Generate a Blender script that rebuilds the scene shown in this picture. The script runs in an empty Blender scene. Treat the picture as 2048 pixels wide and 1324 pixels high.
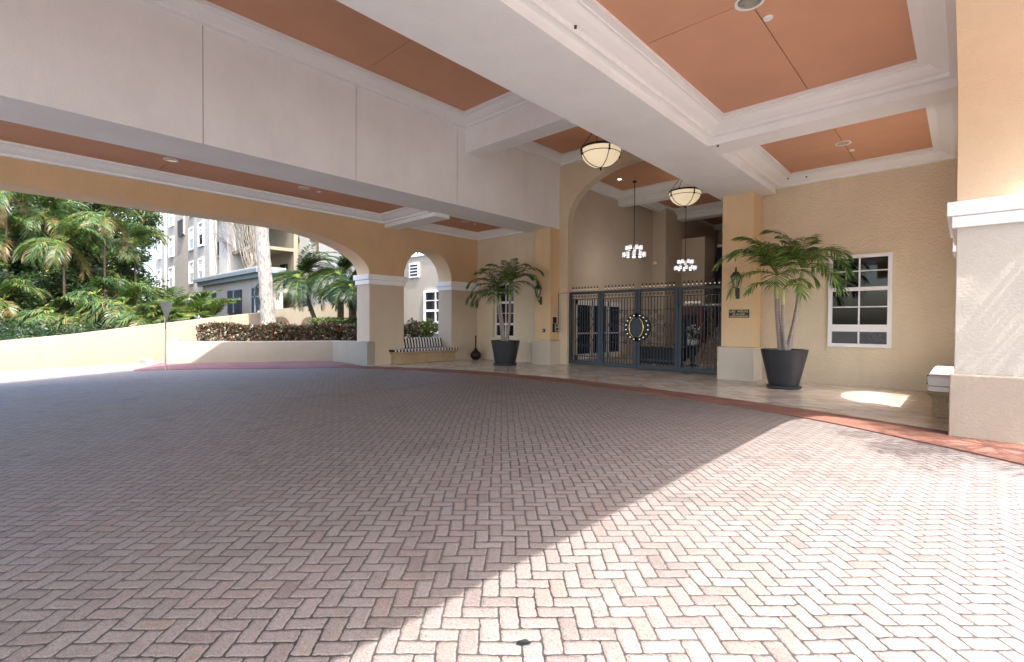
import bpy, math, random
from mathutils import Vector, Matrix
random.seed(7)
PI = math.pi
SC = bpy.context.scene
COL = SC.collection

# ------------------------------------------------------------------ camera
cam_d = bpy.data.cameras.new("camera")
cam_d.sensor_width = 36.0
cam_d.lens = 977.2 / 2048 * 36
cam_d.clip_start = 0.05
cam_d.clip_end = 1500
cam = bpy.data.objects.new("camera", cam_d)
COL.objects.link(cam)
_a, _p, _r = math.radians(42.814), math.radians(-0.837), math.radians(0.3614)
_F = Vector((-math.sin(_a) * math.cos(_p), math.cos(_a) * math.cos(_p), math.sin(_p)))
_R0 = Vector((math.cos(_a), math.sin(_a), 0))
_U0 = _R0.cross(_F)
_R = _R0 * math.cos(_r) + _U0 * math.sin(_r)
_U = _U0 * math.cos(_r) - _R0 * math.sin(_r)
M3 = Matrix((_R, _U, -_F)).transposed()
cam.matrix_world = Matrix.Translation((0, 0, 1.45)) @ M3.to_4x4()
SC.camera = cam

# ------------------------------------------------------------------ light
SUN = Vector((0.62, -0.12, 1.0)).normalized()
world = bpy.data.worlds.new("World")
SC.world = world
world.use_nodes = True
wn = world.node_tree.nodes
bg = wn["Background"]
sky = wn.new("ShaderNodeTexSky")
sky.sky_type = 'NISHITA'
sky.sun_disc = False
sky.sun_elevation = math.asin(SUN.z)
sky.sun_rotation = math.atan2(SUN.x, SUN.y)
sky.air_density = 1.0
sky.dust_density = 4.0
sky.ozone_density = 0.6
world.node_tree.links.new(sky.outputs[0], bg.inputs[0])
bg.inputs[1].default_value = 0.15
sun_d = bpy.data.lights.new("sun", 'SUN')
sun_d.energy = 2.0
sun_d.angle = math.radians(0.5)
sun_d.color = (1.0, 0.97, 0.93)
sun = bpy.data.objects.new("sun", sun_d)
sun.rotation_euler = (-SUN).to_track_quat('-Z', 'Y').to_euler()
COL.objects.link(sun)
SC.view_settings.view_transform = 'Standard'
SC.view_settings.look = 'None'
SC.view_settings.exposure = 2.7
SC.view_settings.gamma = 1.0
SC.cycles.max_bounces = 10
SC.cycles.diffuse_bounces = 8
SC.cycles.glossy_bounces = 4
SC.cycles.transparent_max_bounces = 12
SC.cycles.use_denoising = True
SC.cycles.sample_clamp_indirect = 6.0

# ------------------------------------------------------------------ node helpers
class NT:
    def __init__(s, name):
        s.m = bpy.data.materials.new(name)
        s.m.use_nodes = True
        s.t = s.m.node_tree
        s.b = s.t.nodes["Principled BSDF"]
        s.out = s.t.nodes["Material Output"]
    def n(s, kind, **kw):
        x = s.t.nodes.new(kind)
        for k, v in kw.items():
            setattr(x, k, v)
        return x
    def l(s, a, b):
        s.t.links.new(a, b)
    def math(s, op, a, b=None, c=None, clamp=False):
        x = s.n("ShaderNodeMath", operation=op, use_clamp=clamp)
        for i, v in enumerate((a, b, c)):
            if v is None: continue
            if isinstance(v, (int, float)): x.inputs[i].default_value = v
            else: s.l(v, x.inputs[i])
        return x.outputs[0]
    def mix(s, f, a, b, blend='MIX'):
        x = s.n("ShaderNodeMix", data_type='RGBA', blend_type=blend)
        for i, v in ((0, f), (6, a), (7, b)):
            if isinstance(v, (int, float)): x.inputs[i].default_value = v
            elif isinstance(v, tuple): x.inputs[i].default_value = (*v[:3], 1)
            else: s.l(v, x.inputs[i])
        return x.outputs[2]
    def pos(s):
        return s.n("ShaderNodeNewGeometry").outputs["Position"]
    def noise(s, vec, scale, detail=4, rough=0.55, dim='3D'):
        x = s.n("ShaderNodeTexNoise", noise_dimensions=dim)
        s.l(vec, x.inputs["Vector"])
        x.inputs["Scale"].default_value = scale
        x.inputs["Detail"].default_value = detail
        x.inputs["Roughness"].default_value = rough
        return x.outputs["Fac"]
    def ramp(s, f, stops):
        x = s.n("ShaderNodeValToRGB")
        s.l(f, x.inputs[0])
        e = x.color_ramp.elements
        while len(e) < len(stops): e.new(0.5)
        for i, (p, c) in enumerate(stops):
            e[i].position = p
            e[i].color = (*c, 1) if len(c) == 3 else c
        return x.outputs[0]
    def vscale(s, vec, sc):
        x = s.n("ShaderNodeVectorMath", operation='MULTIPLY')
        s.l(vec, x.inputs[0]); x.inputs[1].default_value = sc
        return x.outputs[0]
    def bump(s, h, strength, dist):
        x = s.n("ShaderNodeBump")
        x.inputs["Strength"].default_value = strength
        x.inputs["Distance"].default_value = dist
        s.l(h, x.inputs["Height"])
        s.l(x.outputs[0], s.b.inputs["Normal"])
        return x
    def set(s, **kw):
        names = dict(rough="Roughness", metal="Metallic", spec="Specular IOR Level", color="Base Color",
                     trans="Transmission Weight", emit="Emission Strength", ecol="Emission Color", ior="IOR", alpha="Alpha",
                     coat="Coat Weight")
        for k, v in kw.items():
            i = s.b.inputs[names[k]]
            if isinstance(v, tuple): i.default_value = (*v[:3], 1)
            elif isinstance(v, (int, float)): i.default_value = v
            else: s.l(v, i)
        return s

def stucco(name, col, bs=0.35, bd=0.012, scale=28, var=0.08, stain=0.0):
    t = NT(name); p = t.pos()
    n1 = t.noise(p, 0.9, 5, 0.6)
    dark = tuple(c * (1 - var) for c in col); lite = tuple(min(1, c * (1 + var * .7)) for c in col)
    base = t.ramp(n1, [(0.35, dark), (0.65, lite)])
    n3 = t.noise(p, 60, 3)
    base = t.mix(0.10, base, t.ramp(n3, [(0.3, tuple(c * .6 for c in col)), (0.7, lite)]))
    if stain:
        vs = t.vscale(p, (1.6, 1.6, 0.28))
        n4 = t.noise(vs, 2.3, 7, 0.7)
        f = t.math('MULTIPLY', t.ramp(n4, [(0.5, (0, 0, 0)), (0.72, (1, 1, 1))]), stain)
        base = t.mix(f, base, tuple(c * .62 for c in col))
    t.set(color=base, rough=0.85, spec=0.25)
    n2 = t.noise(p, scale, 4, 0.62)
    hh = t.math('ADD', t.ramp(n2, [(0.38, (0, 0, 0)), (0.62, (1, 1, 1))]), t.math('MULTIPLY', n3, 0.25))
    t.bump(hh, bs, bd)
    return t.m

def plain(name, col, rough=0.6, metal=0.0, var=0.08, scale=6.0, spec=0.5, bump=0.0):
    t = NT(name); p = t.pos()
    n1 = t.noise(p, scale, 4)
    base = t.ramp(n1, [(0.3, tuple(c * (1 - var) for c in col)), (0.7, tuple(min(1, c * (1 + var)) for c in col))])
    t.set(color=base, rough=rough, metal=metal, spec=spec)
    if bump: t.bump(t.noise(p, scale * 12, 3), bump, 0.004)
    return t.m

def emissive(name, col, strength, base=(0.8, 0.8, 0.8)):
    t = NT(name)
    p = t.pos()
    n = t.noise(p, 9, 3)
    c = t.ramp(n, [(0.3, tuple(x * .85 for x in col)), (0.7, col)])
    t.set(color=base, rough=0.4, ecol=c, emit=strength)
    return t.m

def leafmat(name, col, trans=0.35, rough=0.42):
    t = NT(name); p = t.pos()
    n1 = t.noise(p, 2.5, 3)
    base = t.ramp(n1, [(0.3, tuple(c * .7 for c in col)), (0.7, tuple(c * 1.25 for c in col))])
    t.set(color=base, rough=rough, spec=0.45)
    tr = t.n("ShaderNodeBsdfTranslucent")
    t.l(t.mix(0.5, base, (0.08, 0.15, 0.025)), tr.inputs[0])
    mx = t.n("ShaderNodeMixShader"); mx.inputs[0].default_value = trans
    t.l(t.b.outputs[0], mx.inputs[1]); t.l(tr.outputs[0], mx.inputs[2]); t.l(mx.outputs[0], t.out.inputs[0])
    return t.m

def rot45(t, p, ang):
    c, s = math.cos(ang), math.sin(ang)
    sp = t.n("ShaderNodeSeparateXYZ"); t.l(p, sp.inputs[0])
    x = t.math('ADD', t.math('MULTIPLY', sp.outputs[0], c), t.math('MULTIPLY', sp.outputs[1], s))
    y = t.math('SUBTRACT', t.math('MULTIPLY', sp.outputs[1], c), t.math('MULTIPLY', sp.outputs[0], s))
    return x, y

def paver_material():
    t = NT("herringbone_pavers"); p = t.pos()
    # slight wobble of the brick outlines
    wob = t.n("ShaderNodeTexNoise"); t.l(p, wob.inputs["Vector"]); wob.inputs["Scale"].default_value = 22; wob.inputs["Detail"].default_value = 3
    wv = t.n("ShaderNodeVectorMath", operation='SUBTRACT'); t.l(wob.outputs["Color"], wv.inputs[0]); wv.inputs[1].default_value = (.5, .5, .5)
    ws = t.vscale(wv.outputs[0], (0.017, 0.017, 0))
    wob2 = t.n("ShaderNodeTexNoise"); t.l(p, wob2.inputs["Vector"]); wob2.inputs["Scale"].default_value = 1.3; wob2.inputs["Detail"].default_value = 1
    wv2 = t.n("ShaderNodeVectorMath", operation='SUBTRACT'); t.l(wob2.outputs["Color"], wv2.inputs[0]); wv2.inputs[1].default_value = (.5, .5, .5)
    ws2 = t.vscale(wv2.outputs[0], (0.06, 0.06, 0))
    ad = t.n("ShaderNodeVectorMath", operation='ADD'); t.l(p, ad.inputs[0]); t.l(ws, ad.inputs[1])
    ad2 = t.n("ShaderNodeVectorMath", operation='ADD'); t.l(ad.outputs[0], ad2.inputs[0]); t.l(ws2, ad2.inputs[1])
    x, y = rot45(t, ad2.outputs[0], math.radians(44))
    W = 0.094
    u = t.math('DIVIDE', x, W); v = t.math('DIVIDE', y, W)
    i = t.math('FLOOR', u); j = t.math('FLOOR', v)
    fx = t.math('SUBTRACT', u, i); fy = t.math('SUBTRACT', v, j)
    k = t.math('FLOORED_MODULO', t.math('SUBTRACT', i, j), 4)
    isv = t.math('GREATER_THAN', k, 1.5)
    k1 = t.math('COMPARE', k, 1, 0.1); k2 = t.math('COMPARE', k, 2, 0.1)
    # local coordinates along the two axes
    lx = t.math('ADD', fx, k1); ly = t.math('ADD', fy, k2)
    lenx = t.math('SUBTRACT', 2, isv); leny = t.math('ADD', 1, isv)
    ex = t.math('MINIMUM', lx, t.math('SUBTRACT', lenx, lx))
    ey = t.math('MINIMUM', ly, t.math('SUBTRACT', leny, ly))
    d = t.math('MINIMUM', ex, ey)
    # rounded corners
    r = 0.2
    qx = t.math('MAXIMUM', t.math('SUBTRACT', r, ex), 0); qy = t.math('MAXIMUM', t.math('SUBTRACT', r, ey), 0)
    rd = t.math('SUBTRACT', r, t.math('SQRT', t.math('ADD', t.math('MULTIPLY', qx, qx), t.math('MULTIPLY', qy, qy))))
    d = t.math('MINIMUM', d, rd)
    idx = t.math('SUBTRACT', i, k1); idy = t.math('SUBTRACT', j, k2)
    cb = t.n("ShaderNodeCombineXYZ"); t.l(idx, cb.inputs[0]); t.l(idy, cb.inputs[1]); t.l(isv, cb.inputs[2])
    wn_ = t.n("ShaderNodeTexWhiteNoise", noise_dimensions='3D'); t.l(cb.outputs[0], wn_.inputs[0])
    rnd = wn_.outputs["Value"]
    body = t.ramp(rnd, [(0.0, (0.105, 0.072, 0.064)), (0.16, (0.155, 0.123, 0.111)), (0.45, (0.180, 0.153, 0.142)), (0.80, (0.208, 0.182, 0.170)), (0.93, (0.205, 0.145, 0.123)), (1.0, (0.185, 0.112, 0.088))])
    blot = t.noise(p, 7, 5, 0.65)
    body = t.mix(t.math('MULTIPLY', t.ramp(blot, [(0.4, (0, 0, 0)), (0.7, (1, 1, 1))]), 0.35), body, (0.24, 0.217, 0.203))
    big = t.noise(p, 0.35, 4, 0.6)
    body = t.mix(t.math('MULTIPLY', t.ramp(big, [(0.42, (0, 0, 0)), (0.62, (1, 1, 1))]), 0.30), body, (0.15, 0.115, 0.105))
    grain = t.noise(p, 150, 3, 0.75)
    body = t.mix(0.48, body, t.ramp(grain, [(0.36, (0.03, 0.024, 0.022)), (0.46, (0.14, 0.118, 0.108)), (0.57, (0.235, 0.208, 0.195)), (0.68, (0.34, 0.318, 0.305))]))
    spk = t.noise(p, 62, 3, 0.7)
    body = t.mix(t.math('MULTIPLY', t.ramp(spk, [(0.60, (0, 0, 0)), (0.66, (1, 1, 1))]), 0.75), body, (0.055, 0.045, 0.04))
    st = t.noise(p, 0.9, 7, 0.72)
    body = t.mix(t.math('MULTIPLY', t.ramp(st, [(0.56, (0, 0, 0)), (0.66, (1, 1, 1))]), 0.5), body, (0.10, 0.080, 0.072))
    vo = t.n('ShaderNodeTexVoronoi'); t.l(ad.outputs[0], vo.inputs['Vector']); vo.inputs['Scale'].default_value = 0.8
    drip = t.math('LESS_THAN', vo.outputs['Distance'], t.math('MULTIPLY', t.noise(p, 6, 4, .7), 0.09))
    body = t.mix(t.math('MULTIPLY', drip, 0.6), body, (0.05, 0.042, 0.038))
    jn = t.noise(p, 40, 3, 0.6)
    jw = t.math('ADD', -0.012, t.math('MULTIPLY', jn, 0.125))
    joint = t.math('GREATER_THAN', jw, d)
    jcol = t.ramp(t.noise(p, 1.1, 3), [(0.35, (0.018, 0.016, 0.015)), (0.7, (0.06, 0.052, 0.046))])
    col = t.mix(joint, body, jcol)
    t.set(color=col, rough=t.math('ADD', 0.5, t.math('MULTIPLY', grain, 0.25)), spec=0.55)
    tilt = t.math('MULTIPLY', t.math('SUBTRACT', rnd, 0.5), t.math('MULTIPLY', lx, 0.12))
    h = t.math('MINIMUM', t.math('MULTIPLY', d, 5.5), 1.0)
    h = t.math('ADD', h, t.math('MULTIPLY', grain, 0.18))
    h = t.math('ADD', h, tilt)
    t.bump(h, 0.9, 0.006)
    return t.m

def tile_material(name="travertine_tiles", size=0.45, ang=math.radians(45), rough=0.10, cols=None):
    t = NT(name); p = t.pos()
    x, y = rot45(t, p, ang)
    u = t.math('DIVIDE', x, size); v = t.math('DIVIDE', y, size)
    i = t.math('FLOOR', u); j = t.math('FLOOR', v)
    fx = t.math('SUBTRACT', u, i); fy = t.math('SUBTRACT', v, j)
    d = t.math('MINIMUM', t.math('MINIMUM', fx, t.math('SUBTRACT', 1, fx)), t.math('MINIMUM', fy, t.math('SUBTRACT', 1, fy)))
    cb = t.n("ShaderNodeCombineXYZ"); t.l(i, cb.inputs[0]); t.l(j, cb.inputs[1])
    w = t.n("ShaderNodeTexWhiteNoise", noise_dimensions='3D'); t.l(cb.outputs[0], w.inputs[0])
    cols = cols or [(0.0, (0.36, 0.26, 0.19)), (0.25, (0.50, 0.41, 0.33)), (0.6, (0.64, 0.57, 0.49)), (0.85, (0.58, 0.51, 0.45)), (1.0, (0.44, 0.33, 0.26))]
    body = t.ramp(w.outputs["Value"], cols)
    # veins: stretched noise turned a little per tile
    ad = t.n("ShaderNodeVectorMath", operation='ADD'); t.l(t.vscale(p, (1.0, 2.4, 1)), ad.inputs[0]); t.l(t.vscale(w.outputs["Color"], (9, 9, 9)), ad.inputs[1])
    vn = t.noise(ad.outputs[0], 2.4, 8, 0.7)
    body = t.mix(0.55, body, t.ramp(vn, [(0.3, (0.30, 0.19, 0.13)), (0.45, (0.52, 0.41, 0.32)), (0.6, (0.66, 0.59, 0.51)), (0.75, (0.46, 0.38, 0.33))]))
    pit = t.noise(p, 30, 5, 0.7)
    body = t.mix(t.math('MULTIPLY', t.ramp(pit, [(0.6, (0, 0, 0)), (0.7, (1, 1, 1))]), 0.5), body, (0.20, 0.14, 0.10))
    joint = t.math('LESS_THAN', d, 0.008)
    col = t.mix(joint, body, (0.30, 0.26, 0.22))
    t.set(color=col, rough=t.math('ADD', rough, t.math('MULTIPLY', vn, 0.22)), spec=0.5)
    t.bump(t.math('MINIMUM', t.math('MULTIPLY', d, 40), 1), 0.25, 0.002)
    return t.m

# ------------------------------------------------------------------ materials
M = {}
M['ceil'] = stucco("white_stucco", (0.85, 0.855, 0.85), 0.30, 0.006, 40, 0.04, 0.10)
M['trim'] = stucco("white_trim", (0.86, 0.865, 0.86), 0.10, 0.004, 60, 0.03, 0.05)
M['terra'] = stucco("terracotta_panel", (0.62, 0.34, 0.22), 0.15, 0.003, 70, 0.05)
M['ochre'] = stucco("ochre_stucco", (0.66, 0.455, 0.26), 0.5, 0.010, 38, 0.06, 0.12)
M['tan'] = stucco("tan_stucco", (0.73, 0.62, 0.45), 0.7, 0.014, 17, 0.05, 0.16)
M['ochre_lit'] = stucco("ochre_lit_stucco", (0.72, 0.545, 0.37), 0.35, 0.008, 38, 0.04, 0.08)  # ochre lightened for arch undersides: bounce off the sunlit ground put into the colour
M['offwhite'] = stucco("off_white_stucco", (0.46, 0.42, 0.36), 0.3, 0.006, 34, 0.05, 0.15)
M['lowtan'] = stucco("pillar_tan_stucco", (0.58, 0.485, 0.375), 0.5, 0.010, 38, 0.05, 0.15)
M['orange'] = stucco("orange_stucco", (0.74, 0.54, 0.32), 0.35, 0.008, 30, 0.06, 0.18)
M['beige'] = stucco("beige_stucco", (0.60, 0.53, 0.43), 0.4, 0.008, 36, 0.05, 0.15)
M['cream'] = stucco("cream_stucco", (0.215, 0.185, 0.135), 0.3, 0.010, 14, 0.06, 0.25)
M['white_st'] = stucco("bright_white_stucco", (0.37, 0.36, 0.335), 0.5, 0.02, 8, 0.04, 0.15)
M['lowwall'] = stucco("pale_wall_stucco", (0.30, 0.268, 0.22), 0.3, 0.008, 26, 0.05, 0.2)
M['planter_st'] = stucco("planter_tan_stucco", (0.37, 0.305, 0.235), 0.25, 0.005, 30, 0.05, 0.2)
M['grey_st'] = stucco("grey_tan_stucco", (0.36, 0.33, 0.285), 0.5, 0.02, 8, 0.05, 0.15)
M['annex'] = stucco("grey_plank_stucco", (0.25, 0.235, 0.21), 0.5, 0.02, 8, 0.08, 0.3)
M['inner'] = stucco("lobby_brown_stucco", (0.62, 0.53, 0.425), 0.3, 0.008, 30, 0.05)
M['slate'] = stucco("dark_slate", (0.045, 0.065, 0.11), 0.9, 0.03, 9, 0.5)
M['groove'] = plain("dark_groove", (0.13, 0.09, 0.07), 0.9)
M['iron'] = plain("dark_blue_grey_iron", (0.036, 0.048, 0.062), 0.42, 0.35, 0.15, 12)
M['black'] = plain("black_metal", (0.015, 0.015, 0.017), 0.45, 0.2, 0.2, 9)
M['bronze'] = plain("dark_bronze", (0.035, 0.028, 0.022), 0.45, 0.6, 0.2, 14)
M['pot'] = plain("charcoal_planter", (0.022, 0.024, 0.029), 0.48, 0.0, 0.18, 5, 0.5, 0.15)
M['gravel'] = stucco("white_gravel", (0.60, 0.58, 0.55), 1.0, 0.03, 60, 0.25)
M['steel'] = plain("brushed_steel", (0.55, 0.55, 0.55), 0.3, 0.9)
M['chrome'] = plain("lamp_reflector", (0.75, 0.75, 0.76), 0.18, 0.95)
M['white_pl'] = plain("white_painted_frame", (0.78, 0.78, 0.78), 0.4, 0.0, 0.03)
M['gold'] = plain("brass", (0.75, 0.52, 0.2), 0.25, 0.9)
M['patina'] = plain("green_patina_bronze", (0.07, 0.085, 0.08), 0.5, 0.5, 0.4, 25)
M['dirt'] = stucco("soil", (0.09, 0.065, 0.045), 1.0, 0.05, 12, 0.4)
M['curb'] = stucco("red_painted_curb", (0.20, 0.095, 0.07), 0.35, 0.006, 50, 0.16, 0.6)
M['curbp'] = stucco("faded_pink_curb", (0.20, 0.105, 0.11), 0.35, 0.006, 50, 0.16, 0.5)
M['stone'] = stucco("coral_stone", (0.48, 0.36, 0.22), 0.9, 0.02, 24, 0.2, 0.3)
M['navy'] = plain("navy_fabric", (0.012, 0.012, 0.018), 0.9)
M['wfab'] = plain("white_fabric", (0.74, 0.72, 0.70), 0.9)
M['wood'] = plain("red_brown_wood", (0.14, 0.045, 0.025), 0.4, 0, 0.3)
M['bluegrey'] = plain("blue_grey_paint", (0.14, 0.17, 0.19), 0.5)
M['shutter'] = plain("dark_louvre", (0.02, 0.03, 0.045), 0.5)
M['rock'] = stucco("grey_boulder", (0.24, 0.22, 0.19), 1.0, 0.08, 5, 0.4)
M['asphalt'] = stucco("asphalt_ground", (0.24, 0.235, 0.22), 0.6, 0.02, 20, 0.2)
M['paver'] = paver_material()
M['tile'] = tile_material()
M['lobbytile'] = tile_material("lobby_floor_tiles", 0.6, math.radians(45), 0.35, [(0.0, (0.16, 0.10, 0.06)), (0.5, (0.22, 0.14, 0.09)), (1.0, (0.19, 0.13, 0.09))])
M['bowl'] = emissive("alabaster_glass", (1.0, 0.80, 0.50), 0.10, (0.80, 0.74, 0.58))
M['shade'] = emissive("lit_frosted_glass", (0.95, 0.95, 1.0), 0.11)
M['bulb'] = emissive("lit_lamp_face", (1.0, 0.95, 0.9), 0.4)
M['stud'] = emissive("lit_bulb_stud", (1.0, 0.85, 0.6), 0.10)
def glass_mat(name, col=(0.012, 0.013, 0.014), rough=0.06, spec=0.35):
    t = NT(name); t.set(color=col, rough=rough, spec=spec, coat=0.0)
    n = t.noise(t.pos(), 1.2, 2); t.bump(n, 0.02, 0.02)
    return t.m
M['glass'] = glass_mat("dark_window_glass")
t_ = NT("clear_lantern_glass"); t_.set(color=(0.9, 0.92, 0.93), rough=0.05, trans=0.92, ior=1.1)
M['clear'] = t_.m
t_ = NT('thin_window_glass'); _tr = t_.n('ShaderNodeBsdfTransparent'); _tr.inputs[0].default_value = (.55, .57, .58, 1); _gl = t_.n('ShaderNodeBsdfGlossy'); _gl.inputs['Roughness'].default_value = .03
_fr = t_.n('ShaderNodeFresnel'); _fr.inputs[0].default_value = 1.5; _mx = t_.n('ShaderNodeMixShader'); t_.l(_fr.outputs[0], _mx.inputs[0]); t_.l(_tr.outputs[0], _mx.inputs[1]); t_.l(_gl.outputs[0], _mx.inputs[2]); t_.l(_mx.outputs[0], t_.out.inputs[0])
M['thinglass'] = t_.m
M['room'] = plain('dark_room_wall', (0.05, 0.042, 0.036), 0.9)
def royal_bark():
    t = NT("white_palm_bark"); p = t.pos()
    n = t.noise(t.vscale(p, (3, 3, 1)), 5, 7, 0.72)
    c = t.ramp(n, [(0.34, (0.06, 0.05, 0.04)), (0.44, (0.20, 0.18, 0.16)), (0.6, (0.29, 0.275, 0.255))])
    t.set(color=c, rough=0.9); t.bump(t.noise(p, 24, 5, 0.7), 1.0, 0.04); return t.m
M['royal'] = royal_bark()
def ring_bark(name, a, b, period):
    t = NT(name); p = t.pos()
    sp = t.n("ShaderNodeSeparateXYZ"); t.l(p, sp.inputs[0])
    z = t.math('ADD', t.math('MULTIPLY', sp.outputs[2], 1.0 / period), t.math('MULTIPLY', t.noise(p, 8, 3), 0.6))
    f = t.math('FRACT', z)
    c = t.mix(t.noise(p, 14, 5, 0.7), a, b)
    c = t.mix(t.math('MULTIPLY', t.math('LESS_THAN', f, 0.2), 0.6), c, tuple(x * .45 for x in a))
    t.set(color=c, rough=0.8); t.bump(f, 0.5, 0.01); return t.m
M['ringbark'] = ring_bark("grey_ringed_bark", (0.20, 0.15, 0.13), (0.48, 0.42, 0.38), 0.035)
M['brownbark'] = ring_bark("brown_fibrous_bark", (0.045, 0.028, 0.018), (0.15, 0.10, 0.065), 0.06)
M['crownshaft'] = plain("pale_green_crownshaft", (0.42, 0.46, 0.20), 0.5, 0, 0.25, 5)
M['vine'] = plain("bare_vine_wood", (0.17, 0.15, 0.12), 0.9, 0, 0.5, 3)
for nm, c in dict(lg=(0.095, 0.17, 0.028), mg=(0.05, 0.115, 0.024), dg=(0.018, 0.05, 0.013), yl=(0.36, 0.26, 0.045), br=(0.20, 0.115, 0.05),
                  pg=(0.03, 0.075, 0.03), rd=(0.15, 0.025, 0.02), mr=(0.075, 0.035, 0.028), wh=(0.5, 0.42, 0.33), by=(0.19, 0.24, 0.035), p1=(0.26, 0.38, 0.08), p2=(0.14, 0.25, 0.07), p3=(0.05, 0.12, 0.038),
                  jl=(0.060, 0.115, 0.026), jm=(0.022, 0.050, 0.014), jd=(0.007, 0.018, 0.006), jy=(0.13, 0.12, 0.025)).items():
    M['leaf_' + nm] = leafmat("leaf_" + nm, c)
M['petal'] = plain("white_petals", (0.8, 0.8, 0.78), 0.7)
M['bpetal'] = plain("pale_blue_petals", (0.35, 0.5, 0.62), 0.7)
# ------------------------------------------------------------------ mesh helpers
class MB:
    def __init__(s): s.v = []; s.f = []; s.mi = []; s.mats = []
    def mat(s, key):
        m = M[key]
        if m not in s.mats: s.mats.append(m)
        return s.mats.index(m)
    def face(s, pts, key):
        b = len(s.v); s.v.extend([tuple(p) for p in pts]); s.f.append(tuple(range(b, b + len(pts)))); s.mi.append(s.mat(key)); return s
    def grid(s, rows, key, closed=False, flip=False):
        b = len(s.v); n = len(rows[0]); mi = s.mat(key)
        for r in rows: s.v.extend([tuple(p) for p in r])
        for i in range(len(rows) - 1):
            for j in range(n if closed else n - 1):
                k = (j + 1) % n
                q = (b + i * n + j, b + i * n + k, b + (i + 1) * n + k, b + (i + 1) * n + j)
                s.f.append(q[::-1] if flip else q); s.mi.append(mi)
        return s
    def box(s, x0, x1, y0, y1, z0, z1, key):
        if x0 > x1: x0, x1 = x1, x0
        if y0 > y1: y0, y1 = y1, y0
        b = len(s.v); mi = s.mat(key)
        s.v += [(x0, y0, z0), (x1, y0, z0), (x1, y1, z0), (x0, y1, z0), (x0, y0, z1), (x1, y0, z1), (x1, y1, z1), (x0, y1, z1)]
        for q in ((3, 2, 1, 0), (4, 5, 6, 7), (0, 1, 5, 4), (1, 2, 6, 5), (2, 3, 7, 6), (3, 0, 4, 7)):
            s.f.append(tuple(b + i for i in q)); s.mi.append(mi)
        return s
    def obox(s, c, ax, ay, hz, key):
        """box centred at c with half axis vectors ax, ay and half height hz"""
        c = Vector(c); ax = Vector(ax); ay = Vector(ay); az = Vector((0, 0, hz)) if isinstance(hz, (int, float)) else Vector(hz)
        b = len(s.v); mi = s.mat(key)
        for sz in (-1, 1):
            for sx, sy in ((-1, -1), (1, -1), (1, 1), (-1, 1)):
                s.v.append(tuple(c + ax * sx + ay * sy + az * sz))
        for q in ((3, 2, 1, 0), (4, 5, 6, 7), (0, 1, 5, 4), (1, 2, 6, 5), (2, 3, 7, 6), (3, 0, 4, 7)):
            s.f.append(tuple(b + i for i in q)); s.mi.append(mi)
        return s
    def bar(s, p, q, w, key, h=None):
        p = Vector(p); q = Vector(q); d = (q - p); L = d.length; d.normalize()
        up = Vector((0, 0, 1)) if abs(d.z) < 0.9 else Vector((0, 1, 0))
        a = d.cross(up).normalized() * (w / 2); b_ = a.cross(d).normalized() * ((h or w) / 2)
        return s.obox((p + q) / 2, a, b_, d * (L / 2), key)
    def tube(s, pts, r, key, n=8, caps=True):
        pts = [Vector(p) for p in pts]; rows = []
        rs = r if isinstance(r, (list, tuple)) else [r] * len(pts)
        prev = None
        for i, p in enumerate(pts):
            t = (pts[min(i + 1, len(pts) - 1)] - pts[max(i - 1, 0)]).normalized()
            if prev is None:
                a = t.cross(Vector((0, 0, 1)) if abs(t.z) < 0.9 else Vector((1, 0, 0))).normalized()
            else:
                a = (prev - t * prev.dot(t)).normalized()
            prev = a; b_ = t.cross(a)
            rows.append([p + (a * math.cos(2 * PI * k / n) + b_ * math.sin(2 * PI * k / n)) * rs[i] for k in range(n)])
        s.grid(rows, key, True)
        if caps: s.face(rows[0][::-1], key); s.face(rows[-1], key)
        return s
    def lathe(s, c, prof, key, n=24, caps=True):
        rows = [[(c[0] + r * math.cos(2 * PI * k / n), c[1] + r * math.sin(2 * PI * k / n), c[2] + z) for k in range(n)] for r, z in prof]
        s.grid(rows, key, True)
        if caps:
            if prof[0][0] > 1e-4: s.face(rows[0][::-1], key)
            if prof[-1][0] > 1e-4: s.face(rows[-1], key)
        return s
    def build(s, name, parent=None, loc=None, smooth=None, bevel=0):
        me = bpy.data.meshes.new(name)
        me.from_pydata(s.v, [], s.f)
        for m in s.mats: me.materials.append(m)
        me.polygons.foreach_set("material_index", s.mi)
        if smooth is not None:
            me.polygons.foreach_set("use_smooth", [True] * len(s.f))
            me.update()
            try: me.set_sharp_from_angle(angle=math.radians(smooth))
            except Exception: pass
        me.update()
        o = bpy.data.objects.new(name, me)
        COL.objects.link(o)
        if parent is not None: o.parent = parent
        if loc is not None: o.location = loc
        if bevel:
            b = o.modifiers.new("bevel", 'BEVEL'); b.width = bevel; b.segments = 2; b.limit_method = 'ANGLE'; b.angle_limit = math.radians(50)
        return o

def tag(o, label=None, cat=None, group=None, kind=None):
    if label: o['label'] = label
    if cat: o['category'] = cat
    if group: o['group'] = group
    if kind: o['kind'] = kind
    return o
def thing(name, loc, label, cat, group=None, rz=0):
    o = bpy.data.objects.new(name, None); COL.objects.link(o)
    o.location = loc; o.rotation_euler = (0, 0, rz); o.empty_display_size = 0.2
    return tag(o, label, cat, group)
def kids(o): return [c for c in bpy.data.objects if c.parent == o]
def copy_tree(o, parent=None):
    c = o.copy(); COL.objects.link(c)
    if parent is not None: c.parent = parent
    for ch in kids(o): copy_tree(ch, c)
    return c

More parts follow.
